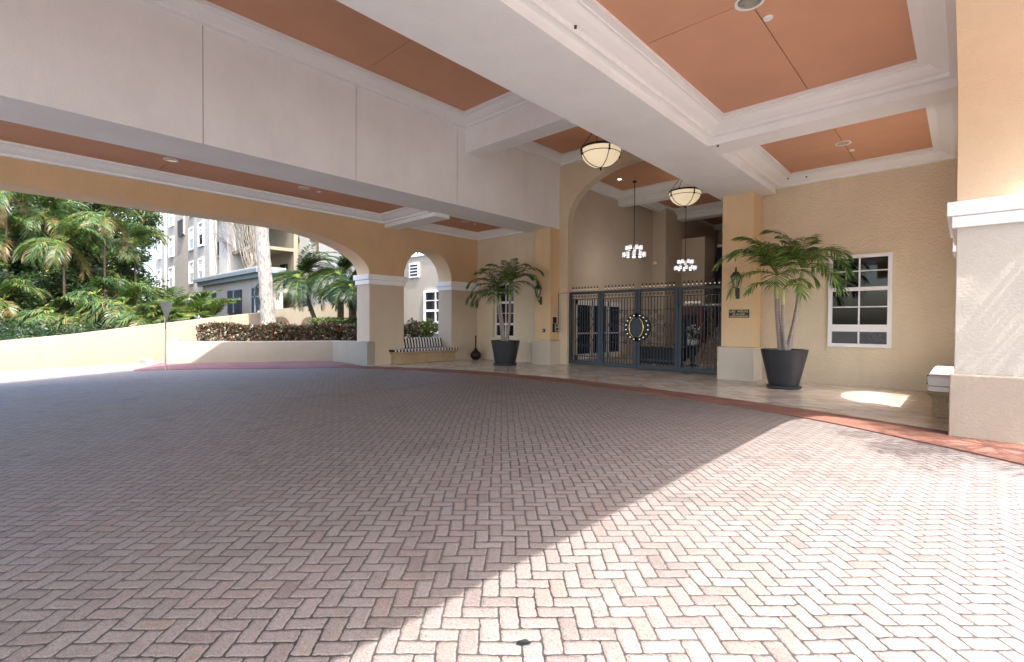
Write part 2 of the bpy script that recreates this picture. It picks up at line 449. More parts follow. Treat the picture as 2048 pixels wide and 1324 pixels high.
# ================================================================== SETTING
def drive_z(x, y):
    return -0.03 - 0.0139 * max(0, min(9, 5 - y)) * max(0, min(4, -15.5 - x))
mb = MB()
xs = [-40, -32, -28, -24, -19.5, -18.5, -17.5, -16.5, -15.5, -10, -4, 2, 8, 16]
ys = [-22, -14, -8, -4, -2, 0, 1, 2, 3, 4, 5, 8, 11, 14.2]
mb.grid([[(x, y, drive_z(x, y)) for x in xs] for y in ys], 'paver')
tag(mb.build('driveway'), 'brown herringbone brick driveway running under the canopy', 'driveway', kind='structure')
mb = MB(); mb.face([(-600, -600, -0.75), (600, -600, -0.75), (600, 600, -0.75), (-600, 600, -0.75)], 'asphalt')
tag(mb.build('ground'), 'flat ground around the buildings', 'ground', kind='structure')

def catmull(pts, n=8):
    P = [Vector(p) for p in pts]; out = []
    for i in range(len(P) - 1):
        p0 = P[max(i - 1, 0)]; p1 = P[i]; p2 = P[i + 1]; p3 = P[min(i + 2, len(P) - 1)]
        for k in range(n):
            t = k / n
            out.append(0.5 * ((2 * p1) + (-p0 + p2) * t + (2 * p0 - 5 * p1 + 4 * p2 - p3) * t * t + (-p0 + 3 * p1 - 3 * p2 + p3) * t ** 3))
    out.append(P[-1]); return out
outer = catmull([(-15.0, 7.85, 0), (-13.5, 8.62, 0), (-11.3, 9.38, 0), (-8.7, 9.78, 0), (-6.3, 9.78, 0), (-3.9, 9.47, 0), (-1.95, 8.92, 0), (-0.6, 8.22, 0), (0.6, 7.45, 0), (2.4, 5.9, 0)])
inner = catmull([(-14.95, 8.6, 0), (-13.7, 9.2, 0), (-11.7, 10.02, 0), (-9.0, 10.42, 0), (-6.6, 10.42, 0), (-4.05, 10.1, 0), (-2.1, 9.66, 0), (-0.7, 9.22, 0), (0.5, 8.7, 0), (2.6, 7.4, 0)])
mb = MB()
mb.grid([[(p.x, p.y, -0.045) for p in outer], [(p.x, p.y + .004, -0.012) for p in outer], [(p.x * .5 + q.x * .5, p.y * .5 + q.y * .5, 0.004) for p, q in zip(outer, inner)], [(q.x, q.y, 0.006) for q in inner]], 'curb')
tag(mb.build('red_curb', smooth=40), 'red painted kerb band curving between driveway and tiled walkway', 'kerb', kind='structure')
mb = MB()
mb.grid([[(q.x, q.y, 0.0) for q in inner], [(q.x, 14.7, 0.0) for q in inner]], 'tile')
mb.box(-15.9, -14.95, 8.9, 14.7, -0.3, 0.0, 'tile')
tag(mb.build('walkway'), 'polished travertine walkway in front of the gate', 'walkway', kind='structure')
mb = MB()
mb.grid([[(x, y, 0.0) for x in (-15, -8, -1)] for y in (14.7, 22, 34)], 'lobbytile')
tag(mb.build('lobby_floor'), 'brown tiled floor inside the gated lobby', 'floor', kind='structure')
# pink kerb under the planter wall
po = catmull([(-19.4, 3.2, 0), (-18.25, 4.0, 0), (-17.3, 4.9, 0), (-16.4, 5.85, 0), (-15.6, 6.95, 0), (-15.0, 7.85, 0)])
pi_ = catmull([(-20.2, 4.1, 0), (-19.7, 4.6, 0), (-19.05, 5.6, 0), (-18.4, 7.0, 0), (-17.3, 8.6, 0), (-14.95, 8.6, 0)])
mb = MB()
mb.grid([[(p.x, p.y, drive_z(p.x, p.y) - .01) for p in po], [(p.x, p.y + .01, drive_z(p.x, p.y) + 0.02) for p in po], [(q.x, q.y, 0.035) for q in pi_]], 'curbp')
tag(mb.build('pink_curb', smooth=40), 'faded pink painted kerb in front of the low planter wall', 'kerb', kind='structure')
# planting soil behind walls
mb = MB()
mb.face([(-20.1, 4.9, 0.62), (-17.5, 9.0, 0.62), (-15.9, 9.2, 0.62), (-15.9, 22, 0.62), (-60, 22, 0.9), (-60, -14, 0.5), (-25, -14, 0.3), (-24.8, 0, 0.4), (-23.4, 4.2, 0.62), (-23.2, 5.4, 0.62), (-20.6, 4.9, 0.62)], 'dirt')
tag(mb.build('planting_bed'), 'dark soil of the planting beds behind the walls', 'soil', kind='structure')

# ================================================================== MAIN BUILDING
XL, XR = -14.9, -0.1
bld = thing('condominium_building', (-7.5, 14.2, 0), 'tan stucco condominium with deep coffered porte cochere over the driveway', 'building')
def part(mb, name, parent=None, label=None, **kw):
    o = mb.build(name, **kw)
    o.parent = parent or bld
    o.matrix_parent_inverse = Matrix.Translation(-Vector(bld.location)) if parent is None else Matrix.Identity(4)
    if label: o['label'] = label
    return o
def sub(mb, name, parent, **kw):
    """parts whose coordinates are world coordinates and whose parent is an object of the building"""
    o = mb.build(name, **kw); o.parent = parent
    return o

def arch_curve(a, b, zs, za, rx, n=14):
    """points (t, z) of an opening head, from a to b: quarter ellipses of radius rx joined by a flat"""
    pts = []
    for k in range(n + 1):
        th = PI - PI / 2 * k / n
        pts.append((a + rx + rx * math.cos(th), zs + (za - zs) * math.sin(th)))
    for k in range(n + 1):
        th = PI / 2 - PI / 2 * k / n
        q = (b - rx + rx * math.cos(th), zs + (za - zs) * math.sin(th))
        if k == 0 and abs(q[0] - pts[-1][0]) < 1e-5: continue
        pts.append(q)
    return pts
def wall_over(mb, ax, t0, t1, c0, c1, top, curve, key, ikey):
    """wall band above an arched head: front, back, underside. ax 'x' or 'y' is the running axis, c0/c1 the two faces"""
    P = (lambda t, c, z: (t, c, z)) if ax == 'x' else (lambda t, c, z: (c, t, z))
    for c in (c0, c1):
        mb.grid([[P(t, c, z) for t, z in curve], [P(t, c, top) for t, z in curve]], key, flip=(c == c1))
    mb.grid([[P(t, c0, z) for t, z in curve], [P(t, c1, z) for t, z in curve]], ikey)

# --- arched side walls (left, right)
def side_wall(xin, xout, sh, label):
    up = MB(); lo = MB()
    zs = 3.12
    A = arch_curve(-5.0, 8.92, zs, 4.35, 3.4 if sh == 0 else 1.3, 22)
    B = arch_curve(10.32 + sh, 12.55 + sh, zs, 4.235, 1.115, 16)
    wall_over(up, 'y', 0, 0, xin, xout, 6.1, A, 'ochre', 'ochre_lit')
    wall_over(up, 'y', 0, 0, xin, xout, 6.1, B, 'ochre', 'ochre_lit')
    x0, x1 = min(xin, xout), max(xin, xout)
    for y0, y1 in ((-6.0, -5.0), (8.92, 10.32 + sh), (12.55 + sh, 14.3)):
        up.box(x0, x1, y0, y1, zs, 6.1, 'ochre')
        pr = MB(); pr.box(x0, x1, y0, y1, -0.3, zs, 'lowtan' if sh == 0 else 'offwhite'); part(pr, 'arch_pier', bevel=0.012)
    lo.box(x0 + (.0 if xin > xout else .52), x1 - (.52 if xin > xout else .0), 10.32 + sh, 12.55 + sh, -0.3, 0.74, 'lowtan')
    u = part(up, 'arch_wall', label=label)
    l = part(lo, 'arch_sill', bevel=0.012)
    for y0, y1 in ((-6.0, -5.0), (8.92, 10.32 + sh), (12.55 + sh, 14.2)):
        im = MB()
        for z0, z1, e in ((2.78, 2.93, .05), (2.935, 3.12, .10)):
            im.box(x0 - e, x1 + e, y0 - e, y1 + (e if y1 < 14 else 0), z0, z1, 'trim')
        part(im, 'impost', bevel=0.012)
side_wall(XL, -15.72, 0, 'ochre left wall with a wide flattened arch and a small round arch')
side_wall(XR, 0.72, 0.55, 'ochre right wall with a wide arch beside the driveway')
# fascia above ceiling outer edges, hidden roof slabs
mb = MB()
mb.box(-15.72, -12.0, -6.0, 14.6, 5.75, 6.1, 'ceil'); mb.box(-12.1, -3.72, -6.0, 16.2, 8.0, 8.4, 'ceil'); mb.box(-3.9, 0.72, -6.0, 14.6, 5.75, 6.1, 'ceil')
part(mb, 'roof')
mb = MB(); mb.box(-15.72, -12.1, -6.4, -6.0, 4.2, 6.4, 'ochre'); mb.box(-12.1, -3.72, -6.4, -6.0, 5.6, 8.4, 'ochre'); mb.box(-3.72, 0.72, -6.4, -6.0, 4.2, 6.4, 'ochre')
part(mb, 'street_fascia')

# --- main beams
def beam(x0, x1, z0, label, seams):
    b = MB(); b.box(x0 + .015, x1 - .015, -6.0, 14.25, z0 + .001, 7.98, 'groove')
    fx = x1
    ys_ = [-6.0] + seams + [14.25]
    g = 0.007
    for a, c in zip(ys_[:-1], ys_[1:]):
        b.box(x0, x0 + .0145, a, c, z0, 7.98, 'ceil'); b.box(x1 - .0145, x1, a + g, c - g, z0 + .0, 7.98, 'ceil')
    b.box(x0 + .0145, x1 - .0145, -6.0, 14.25, z0 - .0005, z0 + .0008, 'ceil')
    return part(b, 'beam', label=label)
beam(-12.1, -10.87, 4.9, 'deep white beam left of the centre bay', [-3.0, 0.0, 2.9, 6.14, 9.35, 12.28])
beam(-5.03, -3.72, 4.93, 'white beam right of the centre bay', [])
# cross beams
for x0, x1, y0, y1, z0, z1 in ((-10.87, -5.03, 9.65, 10.25, 6.47, 7.17), (-3.72, -0.1, 9.6, 10.2, 4.93, 5.07), (-14.9, -12.1, 9.5, 10.1, 4.78, 4.9),
                               (-10.87, -5.03, -3.6, -3.0, 6.47, 7.17), (-3.72, -0.1, -3.6, -3.0, 4.93, 5.07), (-14.9, -12.1, -3.6, -3.0, 4.78, 4.9)):
    mb = MB(); mb.box(x0, x1, y0, y1, z0, 8.0 if z0 > 6 else 5.75, 'ceil'); part(mb, 'cross_beam', bevel=0.006)

# --- coffers: crown moulding ring and seamed panel
PROF = [(0.0, 0.0), (0.10, 0.0), (0.10, 0.055), (0.115, 0.062), (0.16, 0.075), (0.23, 0.115), (0.275, 0.155), (0.29, 0.165), (0.32, 0.165), (0.32, 0.185), (0.40, 0.185), (0.40, 0.245)]
def coffer(x0, x1, y0, y1, z, off=1.0, zsc=1.0, seam_x=None, seams_y=(), parent=None, key='trim', pkey='terra', wrap=True):
    mb = MB(); rows = []
    for o, h in PROF:
        o *= off; h *= zsc
        rows.append([(x0 + o, y0 + o, z + h), (x1 - o, y0 + o, z + h), (x1 - o, y1 - o, z + h), (x0 + o, y1 - o, z + h)])
    mb.grid(rows, key, True)
    part(mb, 'crown_moulding')
    o, h = PROF[-1]; o *= off; h *= zsc
    a0, a1, b0, b1 = x0 + o - .03, x1 - o + .03, y0 + o - .03, y1 - o + .03
    mb = MB(); g = 0.006; zz = z + h - .001
    X = [a0] + ([seam_x] if seam_x else []) + [a1]; Y = [b0] + list(seams_y) + [b1]
    for i in range(len(X) - 1):
        for j in range(len(Y) - 1):
            mb.box(X[i] + (g if i else 0), X[i + 1] - (g if i < len(X) - 2 else 0), Y[j] + (g if j else 0), Y[j + 1] - (g if j < len(Y) - 2 else 0), zz, zz + .02, pkey)
    mb.box(a0, a1, b0, b1, zz + .026, zz + .05, 'groove')
    return part(mb, 'ceiling_panel')
coffer(-3.72, -0.1, -3.0, 9.6, 5.07, 1.13, 0.94, -1.93, (0.0, 3.1, 6.2))
coffer(-3.72, -0.1, 10.2, 14.3, 5.07, 1.13, 0.94, -1.93, (12.3,))
coffer(-10.87, -5.03, -3.0, 9.65, 7.17, 1.15, 1.0, -7.95, (0.0, 2.9, 6.14))
coffer(-10.87, -5.03, 10.25, 14.25, 7.17, 1.15, 1.0)
coffer(-14.9, -12.1, -3.0, 9.5, 4.9, 1.1, 0.95, -13.28, (0.0, 2.9, 5.95))
coffer(-14.9, -12.1, 10.1, 13.95, 4.9, 1.1, 0.95)
coffer(-3.72, -0.1, -6.0, -3.6, 5.07, 1.13, 0.94)
coffer(-10.87, -5.03, -6.0, -3.6, 7.17, 1.15, 1.0)
coffer(-14.9, -12.1, -6.0, -3.6, 4.9, 1.1, 0.95)

# --- back wall: left piece, gate arch, right piece
def wall_with_window(x0, x1, yf, yb, z1, wx0, wx1, wz0, wz1, key):
    mb = MB()
    mb.box(x0, wx0, yf, yb, -0.3, z1, key); mb.box(wx1, x1, yf, yb, -0.3, z1, key)
    mb.box(wx0, wx1, yf, yb, -0.3, wz0, key); mb.box(wx0, wx1, yf, yb, wz1, z1, key)
    return mb
part(wall_with_window(-14.9, -11.2, 13.95, 14.5, 5.8, -14.0, -12.85, 0.92, 3.05, 'tan'), 'back_wall', label='tan back wall left of the gate with a narrow window')
part(wall_with_window(-4.2, 0.72, 14.3, 14.7, 5.8, -2.5, -1.24, 0.94, 3.17, 'tan'), 'back_wall', label='tan back wall right of the gate with a five row window')
mb = MB()
GA = arch_curve(-10.5, -5.02, 5.15, 6.78, 2.74, 18)
wall_over(mb, 'x', 0, 0, 14.25, 14.6, 8.0, GA, 'tan', 'tan')
mb.box(-11.3, -10.5, 14.25, 14.6, -0.3, 8.0, 'tan'); mb.box(-5.02, -4.15, 14.25, 14.6, -0.3, 8.0, 'tan')
part(mb, 'gate_arch_wall')
# --- pilasters carrying the beams
for x0, x1, yf, zt, lab in ((-11.58, -10.87, 13.72, 4.9, 'orange pilaster left of the gate'), (-4.86, -4.06, 13.62, 4.93, 'orange pilaster right of the gate with the black name sign')):
    mb = MB(); mb.box(x0, x1, yf, 14.28, 0.87, zt - .001, 'orange'); p_ = part(mb, 'pilaster', label=lab, bevel=0.01)
    mb = MB(); mb.box(x0 - .07, x1 + .07, yf - .09, 14.28, -0.2, 0.868, 'beige'); part(mb, 'pilaster_base', bevel=0.018)

# --- windows
def window(x0, x1, y, z0, z1, cols, rows, heavy=(), fw=0.07, parent=bld, gk='glass'):
    """rows: list of z boundaries of muntins between z0 and z1; heavy rails listed apart"""
    e = thing_part('window', parent)
    f = MB()
    f.box(x0, x0 + fw, y - .03, y + .06, z0, z1, 'white_pl'); f.box(x1 - fw, x1, y - .03, y + .06, z0, z1, 'white_pl')
    f.box(x0 + fw, x1 - fw, y - .03, y + .06, z0, z0 + fw, 'white_pl'); f.box(x0 + fw, x1 - fw, y - .03, y + .06, z1 - fw, z1, 'white_pl')
    for z in heavy: f.box(x0 + fw, x1 - fw, y - .035, y + .055, z - .045, z + .045, 'white_pl')
    for z in rows: f.box(x0 + fw, x1 - fw, y - .012, y + .03, z - .013, z + .013, 'white_pl')
    for x in cols: f.box(x - .016, x + .016, y - .018, y + .035, z0 + fw, z1 - fw, 'white_pl')
    p = MB(); p.box(x0 + .02, x1 - .02, y + .036, y + .05, z0 + .02, z1 - .02, gk)
    fo = f.build('window_frame', bevel=0.004); po_ = p.build('pane')
    fo.parent = e; po_.parent = e
    return e
def thing_part(name, parent):
    o = bpy.data.objects.new(name, None); COL.objects.link(o); o.parent = parent; o.empty_display_size = .1
    if parent is not None: o.matrix_parent_inverse = Matrix.Translation(-Vector(parent.location))
    return o
w = window(-2.5, -1.24, 14.27, 0.94, 3.17, (-1.87,), (2.77, 1.91), heavy=(2.34, 1.44, 1.36), fw=0.085, gk='thinglass')
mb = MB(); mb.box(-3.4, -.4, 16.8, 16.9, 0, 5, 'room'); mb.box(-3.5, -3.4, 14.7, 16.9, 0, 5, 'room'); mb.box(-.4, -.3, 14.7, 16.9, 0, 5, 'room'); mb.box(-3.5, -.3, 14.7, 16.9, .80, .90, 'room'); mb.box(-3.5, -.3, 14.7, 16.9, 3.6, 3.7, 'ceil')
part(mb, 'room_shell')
fl = thing('hydrangea_arrangement', (-1.72, 14.95, .90), 'pale blue hydrangeas and leaves behind the bottom pane of the right window', 'flowers')
f = MB(); f.lathe((0, 0, 0), [(.07, 0), (.10, .06), (.06, .12)], 'white_pl', 12); o = f.build('vase', smooth=50); o.parent = fl
f = MB()
for k in range(60):
    a = random.random() * 6.28; r = random.random() * .17
    f.lathe((r * math.cos(a) + .08, r * .6 * math.sin(a), .17 + random.random() * .17), [(.001, -.02), (.032, 0), (.001, .02)], 'bpetal', 6)
for k in range(16):
    a = random.random() * 6.28
    f.tube([(0, 0, .1), (.25 * math.cos(a), .15 * math.sin(a), .3), (.48 * math.cos(a), .2 * math.sin(a), .32)], [.01, .022, .003], 'leaf_mg', 4)
o = f.build('blooms', smooth=50); o.parent = fl
# right window: second muntin row in middle sash
w = window(-14.0, -12.85, 14.12, 0.92, 3.05, (-13.42,), (2.70, 1.87), heavy=(2.30, 1.44), fw=0.06)

# ================================================================== LOBBY BEHIND THE GATE
mb = MB()
mb.box(-11.95, -11.65, 14.6, 16.35, 0, 7.52, 'inner'); mb.box(-11.95, -11.65, 16.35, 19.95, 2.45, 7.52, 'inner'); mb.box(-11.95, -11.65, 19.95, 23.0, 0, 7.52, 'inner')
mb.box(-11.65, -11.3, 14.6, 14.9, 0, 8, 'inner')
mb.box(-11.95, -10.95, 23.0, 30, 0, 7.52, 'inner')
mb.box(-10.95, -3.5, 30, 30.3, 0, 7.5, 'inner')
mb.box(-3.8, -3.5, 14.7, 30, 0, 7.5, 'inner')
mb.box(-11.95, -3.5, 14.61, 30.3, 7.5, 7.9, 'ceil')
part(mb, 'lobby_wall')
mb = MB(); mb.box(-11.0, -9.75, 24.9, 26.2, 0, 5.95, 'inner'); part(mb, 'lobby_block')
mb = MB(); mb.box(-9.75, -3.9, 26.6, 26.9, 2.2, 5.6, 'slate'); part(mb, 'slate_water_wall')
mb = MB(); mb.box(-9.75, -3.9, 26.55, 26.95, 5.6, 5.75, 'trim')
for k in range(5): mb.box(-9.4 + k * .9, -8.9 + k * .9, 27.5, 27.6, 6.1, 6.6, 'black')
part(mb, 'lobby_parapet')
for y0, y1 in ((14.6, 19.6), (20.1, 24.3), (24.9, 29.6)):
    coffer(-11.65 if y0 < 20 else -11.4, -3.8, y0, y1, 7.1, 1.5, 0.9)
for y0, y1 in ((19.6, 20.1), (24.3, 24.9)):
    mb = MB(); mb.box(-11.65, -3.8, y0, y1, 6.85, 7.5, 'ceil'); part(mb, 'lobby_cross_beam')
# glazed double door on the left lobby wall
dd = thing_part('lobby_door', bld)
f = MB()
for y in (16.35, 17.45, 18.08, 18.72, 19.83): f.box(-11.70, -11.58, y, y + .12, 0, 2.45, 'trim')
f.box(-11.70, -11.58, 16.35, 19.95, 2.25, 2.45, 'trim'); f.box(-11.70, -11.58, 16.35, 19.95, 0, .22, 'trim'); f.box(-11.68, -11.60, 16.35, 19.95, 1.05, 1.10, 'trim')
o = f.build('door_frame'); o.parent = dd
f = MB(); f.box(-11.72, -11.66, 16.4, 19.9, .1, 2.4, 'glass'); o = f.build('pane'); o.parent = dd
f = MB(); f.box(-11.56, -11.52, 18.05, 18.08, .85, 1.25, 'black'); o = f.build('handle'); o.parent = dd
# stairs
st = thing_part('stair', bld)
f = MB()
for k in range(8):
    f.box(-8.1, -5.0, 19.6 + k * .32, 22.6, k * .17, (k + 1) * .17, 'lobbytile')
    f.box(-8.1, -5.0, 19.585 + k * .32, 19.62 + k * .32, (k + 1) * .17 - .03, (k + 1) * .17 + .002, 'stone')
o = f.build('steps'); o.parent = st
f = MB()
f.tube([(-8.1, 19.5, 0.95), (-8.1, 22.3, 2.4), (-8.1, 22.5, 2.42)], .02, 'steel', 6)
for k in range(5): f.tube([(-8.1, 19.6 + k * .66, .1 + k * .35), (-8.1, 19.6 + k * .66, 1.0 + k * .345)], .012, 'black', 5)
o = f.build('handrail'); o.parent = st
mb = MB(); mb.box(-8.1, -3.8, 22.6, 26.6, 0, 1.36, 'lobbytile'); part(mb, 'stair_landing')
mb = MB(); mb.tube([(-7.2, 23.4, 1.36), (-7.2, 23.4, 7.0)], .13, 'wood', 12); part(mb, 'red_column', smooth=40)
# fireplace surround with mantel
fp = thing('mantel_fireplace', (-8.5, 20.8, 0), 'dark fireplace with a pale mantel shelf behind the gate', 'fireplace')
f = MB(); f.box(-9.35, -8.12, 20.6, 21.3, 0, 2.26, 'wood'); o = f.build('surround'); o.parent = fp; o.location = -Vector(fp.location)
f = MB(); f.box(-9.1, -8.3, 20.57, 20.599, .1, 1.9, 'black'); o = f.build('firebox'); o.parent = fp; o.location = -Vector(fp.location)
f = MB(); f.box(-6.0, -8.0, 20.45, 21.3, 2.262, 2.33, 'trim'); o = f.build('mantel_shelf'); o.parent = fp; o.location = -Vector(fp.location)
f = MB()
for k in range(6): f.lathe((-8.9 + k * .12, 20.8, 2.33), [(0.09, 0), (0.11, .06), (.06, .13), (0.001, .15)], 'petal', 8)
tag(f.build('folded_white_cloth', smooth=60), 'crumpled white bundle lying on the mantel shelf', 'bundle')
# long black planter box with pebbles
pb = thing('long_planter', (-8.2, 17.2, 0), 'long black planter box topped with pale pebbles inside the gate', 'planter')
f = MB(); f.box(-1.0, 0.75, -.3, .3, .12, .62, 'black'); f.box(-.9, .65, -.24, .24, 0, .119, 'black'); o = f.build('box', bevel=.01); o.parent = pb
f = MB()
for k in range(70): f.lathe((-.95 + random.random() * 1.65, -.26 + random.random() * .5, .61), [(.0, 0), (.05, .02), (.045, .05), (0.001, .075)], 'stone', 6)
o = f.build('pebbles', smooth=60); o.parent = pb; o['kind'] = 'stuff'
# orchids on a pedestal
ow = thing('flower_pedestal', (-7.0, 16.9, 0), 'black pedestal with a white bowl of white orchids inside the gate', 'flowers')
f = MB(); f.lathe((0, 0, 0), [(.2, 0), (.2, .04), (.07, .08), (.06, .6), (.16, .7), (.17, .72)], 'black', 16); o = f.build('pedestal', smooth=40); o.parent = ow
f = MB(); f.lathe((0, 0, .72), [(.10, 0), (.2, .05), (.21, .2), (.19, .22)], 'white_pl', 16); o = f.build('bowl', smooth=40); o.parent = ow
f = MB()
for k in range(46):
    a = random.random() * 2 * PI; r = random.random() * .22; z = .95 + random.random() * .5
    f.lathe((r * math.cos(a), r * math.sin(a), z), [(.0, -.02), (.045, 0), (.03, .03), (0.001, .035)], 'petal', 6)
for k in range(26):
    a = random.random() * 2 * PI
    p0 = Vector((0, 0, .92)); p1 = p0 + Vector((math.cos(a) * .15, math.sin(a) * .15, .3)); p2 = p0 + Vector((math.cos(a) * .42, math.sin(a) * .42, .32 + random.random() * .3))
    f.tube([p0, p1, p2], [.01, .012, .002], 'leaf_mg', 4)
o = f.build('orchids', smooth=60); o.parent = ow
tag(MB().lathe((-10.95, 21.9, 4.35), [(.11, 0), (.11, .06), (.075, .12), (.001, .14)], 'white_pl', 12).build('security_camera', smooth=40), 'small white dome camera on the brown lobby wall', 'camera')

# ================================================================== GATE
GY = 14.38
gate = thing('entrance_gate', (-7.76, GY, 0), 'tall dark iron gate of four barred leaves with a round medallion in the middle', 'gate')
gx = [-10.49, -9.16, -7.78, -6.40, -5.04]
def spiral(c, r, turns, a0, sgn, n=18):
    return [(c[0] + sgn * r * (1 - .8 * k / n) * math.cos(a0 + turns * 2 * PI * k / n), c[1], c[2] + r * (1 - .8 * k / n) * math.sin(a0 + turns * 2 * PI * k / n)) for k in range(n + 1)]
CZ = 1.36
for i in range(4):
    x0, x1 = gx[i] + .004, gx[i + 1] - .004
    zt = 2.60
    f = MB()
    fw = .105
    f.box(x0, x0 + fw, -.035, .035, .03, zt, 'iron'); f.box(x1 - fw, x1, -.035, .035, .03, zt, 'iron')
    f.box(x0 + fw, x1 - fw, -.035, .035, zt - .09, zt, 'iron'); f.box(x0 + fw, x1 - fw, -.035, .035, .03, .16, 'iron')
    o = f.build('gate_leaf', bevel=.006); o.parent = gate; o.location = (7.76, 0, 0)
    leaf = o
    f = MB()
    for z in (2.34, .33): f.box(x0 + fw, x1 - fw, -.012, .012, z - .014, z + .014, 'iron')
    if i in (1, 2):
        for z in (1.92, .85): f.box(x0 + fw, x1 - fw, -.010, .010, z - .010, z + .010, 'iron')
    nb = 11
    cx = gx[2]
    for k in range(nb):
        x = x0 + fw + (x1 - x0 - 2 * fw) * (k + .5) / nb
        if i in (1, 2) and abs(x - cx) < .44:
            dz = math.sqrt(.45 ** 2 - (x - cx) ** 2)
            f.box(x - .010, x + .010, -.010, .010, .16, CZ - dz, 'iron'); f.box(x - .010, x + .010, -.010, .010, CZ + dz, 2.34, 'iron')
        else:
            f.box(x - .012, x + .012, -.010, .010, .16, 2.34, 'iron')
    o = f.build('bars'); o.parent = leaf
    f = MB()
    n = 9
    for k in range(n):
        x = x0 + fw + (x1 - x0 - 2 * fw) * (k + .5) / n
        f.tube(spiral((x, 0, 2.425), .05, 1.5, 0, 1, 12), .009, 'iron', 4)
    if i in (1, 2):
        s = 1 if i == 2 else -1
        for dx, dz, r in ((.58, .22, .10), (.58, -.22, .10), (.80, .32, .11), (.80, -.05, .12), (.80, -.32, .11), (1.02, .08, .11), (.45, .48, .08), (.45, -.48, .08), (.62, .52, .07)):
            f.tube(spiral((cx + s * dx, 0, CZ + dz), r, 1.6, PI / 2, s), .011, 'iron', 5)
        f.tube([(cx + s * .45, 0, CZ), (cx + s * .7, 0, CZ + .12), (cx + s * 1.0, 0, CZ)], .011, 'iron', 5)
    else:
        c = (x0 + x1) / 2
        for s in (-1, 1):
            pts = [(c + s * (.28 + .09 * math.cos(t * PI * 2 / 10 * 1.5)), 0, CZ - .55 + t * .11) for t in range(11)]
            f.tube(pts, .011, 'iron', 5)
            f.tube(spiral((c + s * .16, 0, CZ + .62), .12, 1.3, 0, s), .011, 'iron', 5)
            f.tube(spiral((c + s * .16, 0, CZ - .62), .12, 1.3, PI, s), .011, 'iron', 5)
    o = f.build('scrollwork', smooth=50); o.parent = leaf
    for k in range(9):
        f = MB()
        x = x0 + .09 + (x1 - x0 - .18) * (k + .5) / 9
        f.tube([(x, 0, 2.60), (x, 0, 2.655)], .008, 'iron', 5)
        f.lathe((x, 0, 2.655), [(.001, 0), (.019, .012), (.019, .026), (.001, .04)], 'stud', 7)
        f.lathe((x, 0, 2.693), [(.007, 0), (.022, .03), (.018, .05), (.001, .11)], 'black', 6)
        f.box(x - .034, x + .034, -.006, .006, 2.735, 2.75, 'black')
        o = f.build('finial', smooth=50); o.parent = leaf
for s, lab in ((-1, None), (1, None)):
    f = MB()
    n = 20
    rows = []
    for z_ in (-.05, .05):
        pass
    def half(r0, r1, ya, yb, key):
        A = [(-PI / 2 + PI * k / n) for k in range(n + 1)]
        P = lambda r, a, y: (gx[2] + s * (r * math.cos(a) + .004), y, CZ + r * math.sin(a))
        f.grid([[P(r0, a, ya) for a in A], [P(r1, a, ya) for a in A], [P(r1, a, yb) for a in A], [P(r0, a, yb) for a in A]], key, flip=(s < 0))
    half(.001, .33, -.06, .05, 'iron')
    half(.33, .455, -.035, .04, 'black')
    o = f.build('medallion_half'); o.parent = gate; o.location = (7.76, 0, 0); md = o
    f = MB()
    f.tube([(gx[2] + s * (.30 * math.cos(a) - .05), -.09, CZ + .36 * math.sin(a)) for a in [(-PI * .33 + PI * .66 * k / 14) for k in range(15)]], .020, 'gold', 8)
    o = f.build('pull_handle', smooth=60); o.parent = md
    f = MB()
    for k in range(8):
        a = -PI * .42 + PI * .84 * k / 7
        f.lathe((gx[2] + s * .395 * math.cos(a), -.05, CZ + .395 * math.sin(a) - .02), [(.001, 0), (.02, .008), (.026, .02), (.02, .034), (.001, .042)], 'stud', 8)
    o = f.build('stud', smooth=60); o.parent = md
# posts either side of the gate
for x in (-10.5, -5.03): pass
# ================================================================== WALL ITEMS
def lantern(loc, label):
    t = thing('wall_lantern', loc, label, 'lantern', 'carriage lanterns on the gate pilasters')
    f = MB(); f.box(-.045, .045, .14, .17, -.13, .16, 'patina')
    f.tube([(.0, .14, .02), (0, .05, -.02), (0, 0, .03), (0, 0, .14)], .017, 'patina', 8)
    f.tube(spiral((0, .07, -.03), .055, 1.3, 0, 1, 14), .009, 'patina', 5)
    o = f.build('bracket', smooth=45); o.parent = t
    f = MB()
    n = 6
    def rng(r, z): return [(r * math.cos(2 * PI * k / n), r * math.sin(2 * PI * k / n), z) for k in range(n)]
    f.lathe((0, 0, .13), [(.02, 0), (.045, .02), (.045, .04)], 'patina', 12)
    b_, tp = rng(.055, .17), rng(.125, .45)
    for k in range(n):
        f.bar(b_[k], tp[k], .014, 'patina'); f.bar(b_[k], b_[(k + 1) % n], .014, 'patina'); f.bar(tp[k], tp[(k + 1) % n], .018, 'patina')
    o = f.build('cage'); o.parent = t
    f = MB(); f.grid([rng(.050, .175), rng(.119, .445)], 'clear', True); o = f.build('glass_panes'); o.parent = t
    f = MB(); f.grid([rng(.155, .445), rng(.15, .465), rng(.105, .52), rng(.075, .565), rng(.03, .585), rng(.022, .61)], 'patina', True)
    f.face(rng(.15, .447)[::-1], 'patina')
    o = f.build('roof'); o.parent = t
    f = MB(); f.lathe((0, 0, .605), [(.02, 0), (.035, .02), (.014, .035), (.026, .06), (.001, .11)], 'patina', 8); o = f.build('finial', smooth=50); o.parent = t
    f = MB(); f.lathe((0, 0, .17), [(.015, 0), (.018, .08), (.03, .1), (.032, .2), (.001, .24)], 'white_pl', 10); o = f.build('bulb', smooth=50); o.parent = t
    return t
lantern((-4.44, 13.45, 2.28), 'weathered carriage lantern above the black name sign')
lantern((-11.28, 13.55, 2.28), 'weathered carriage lantern on the pilaster left of the gate')
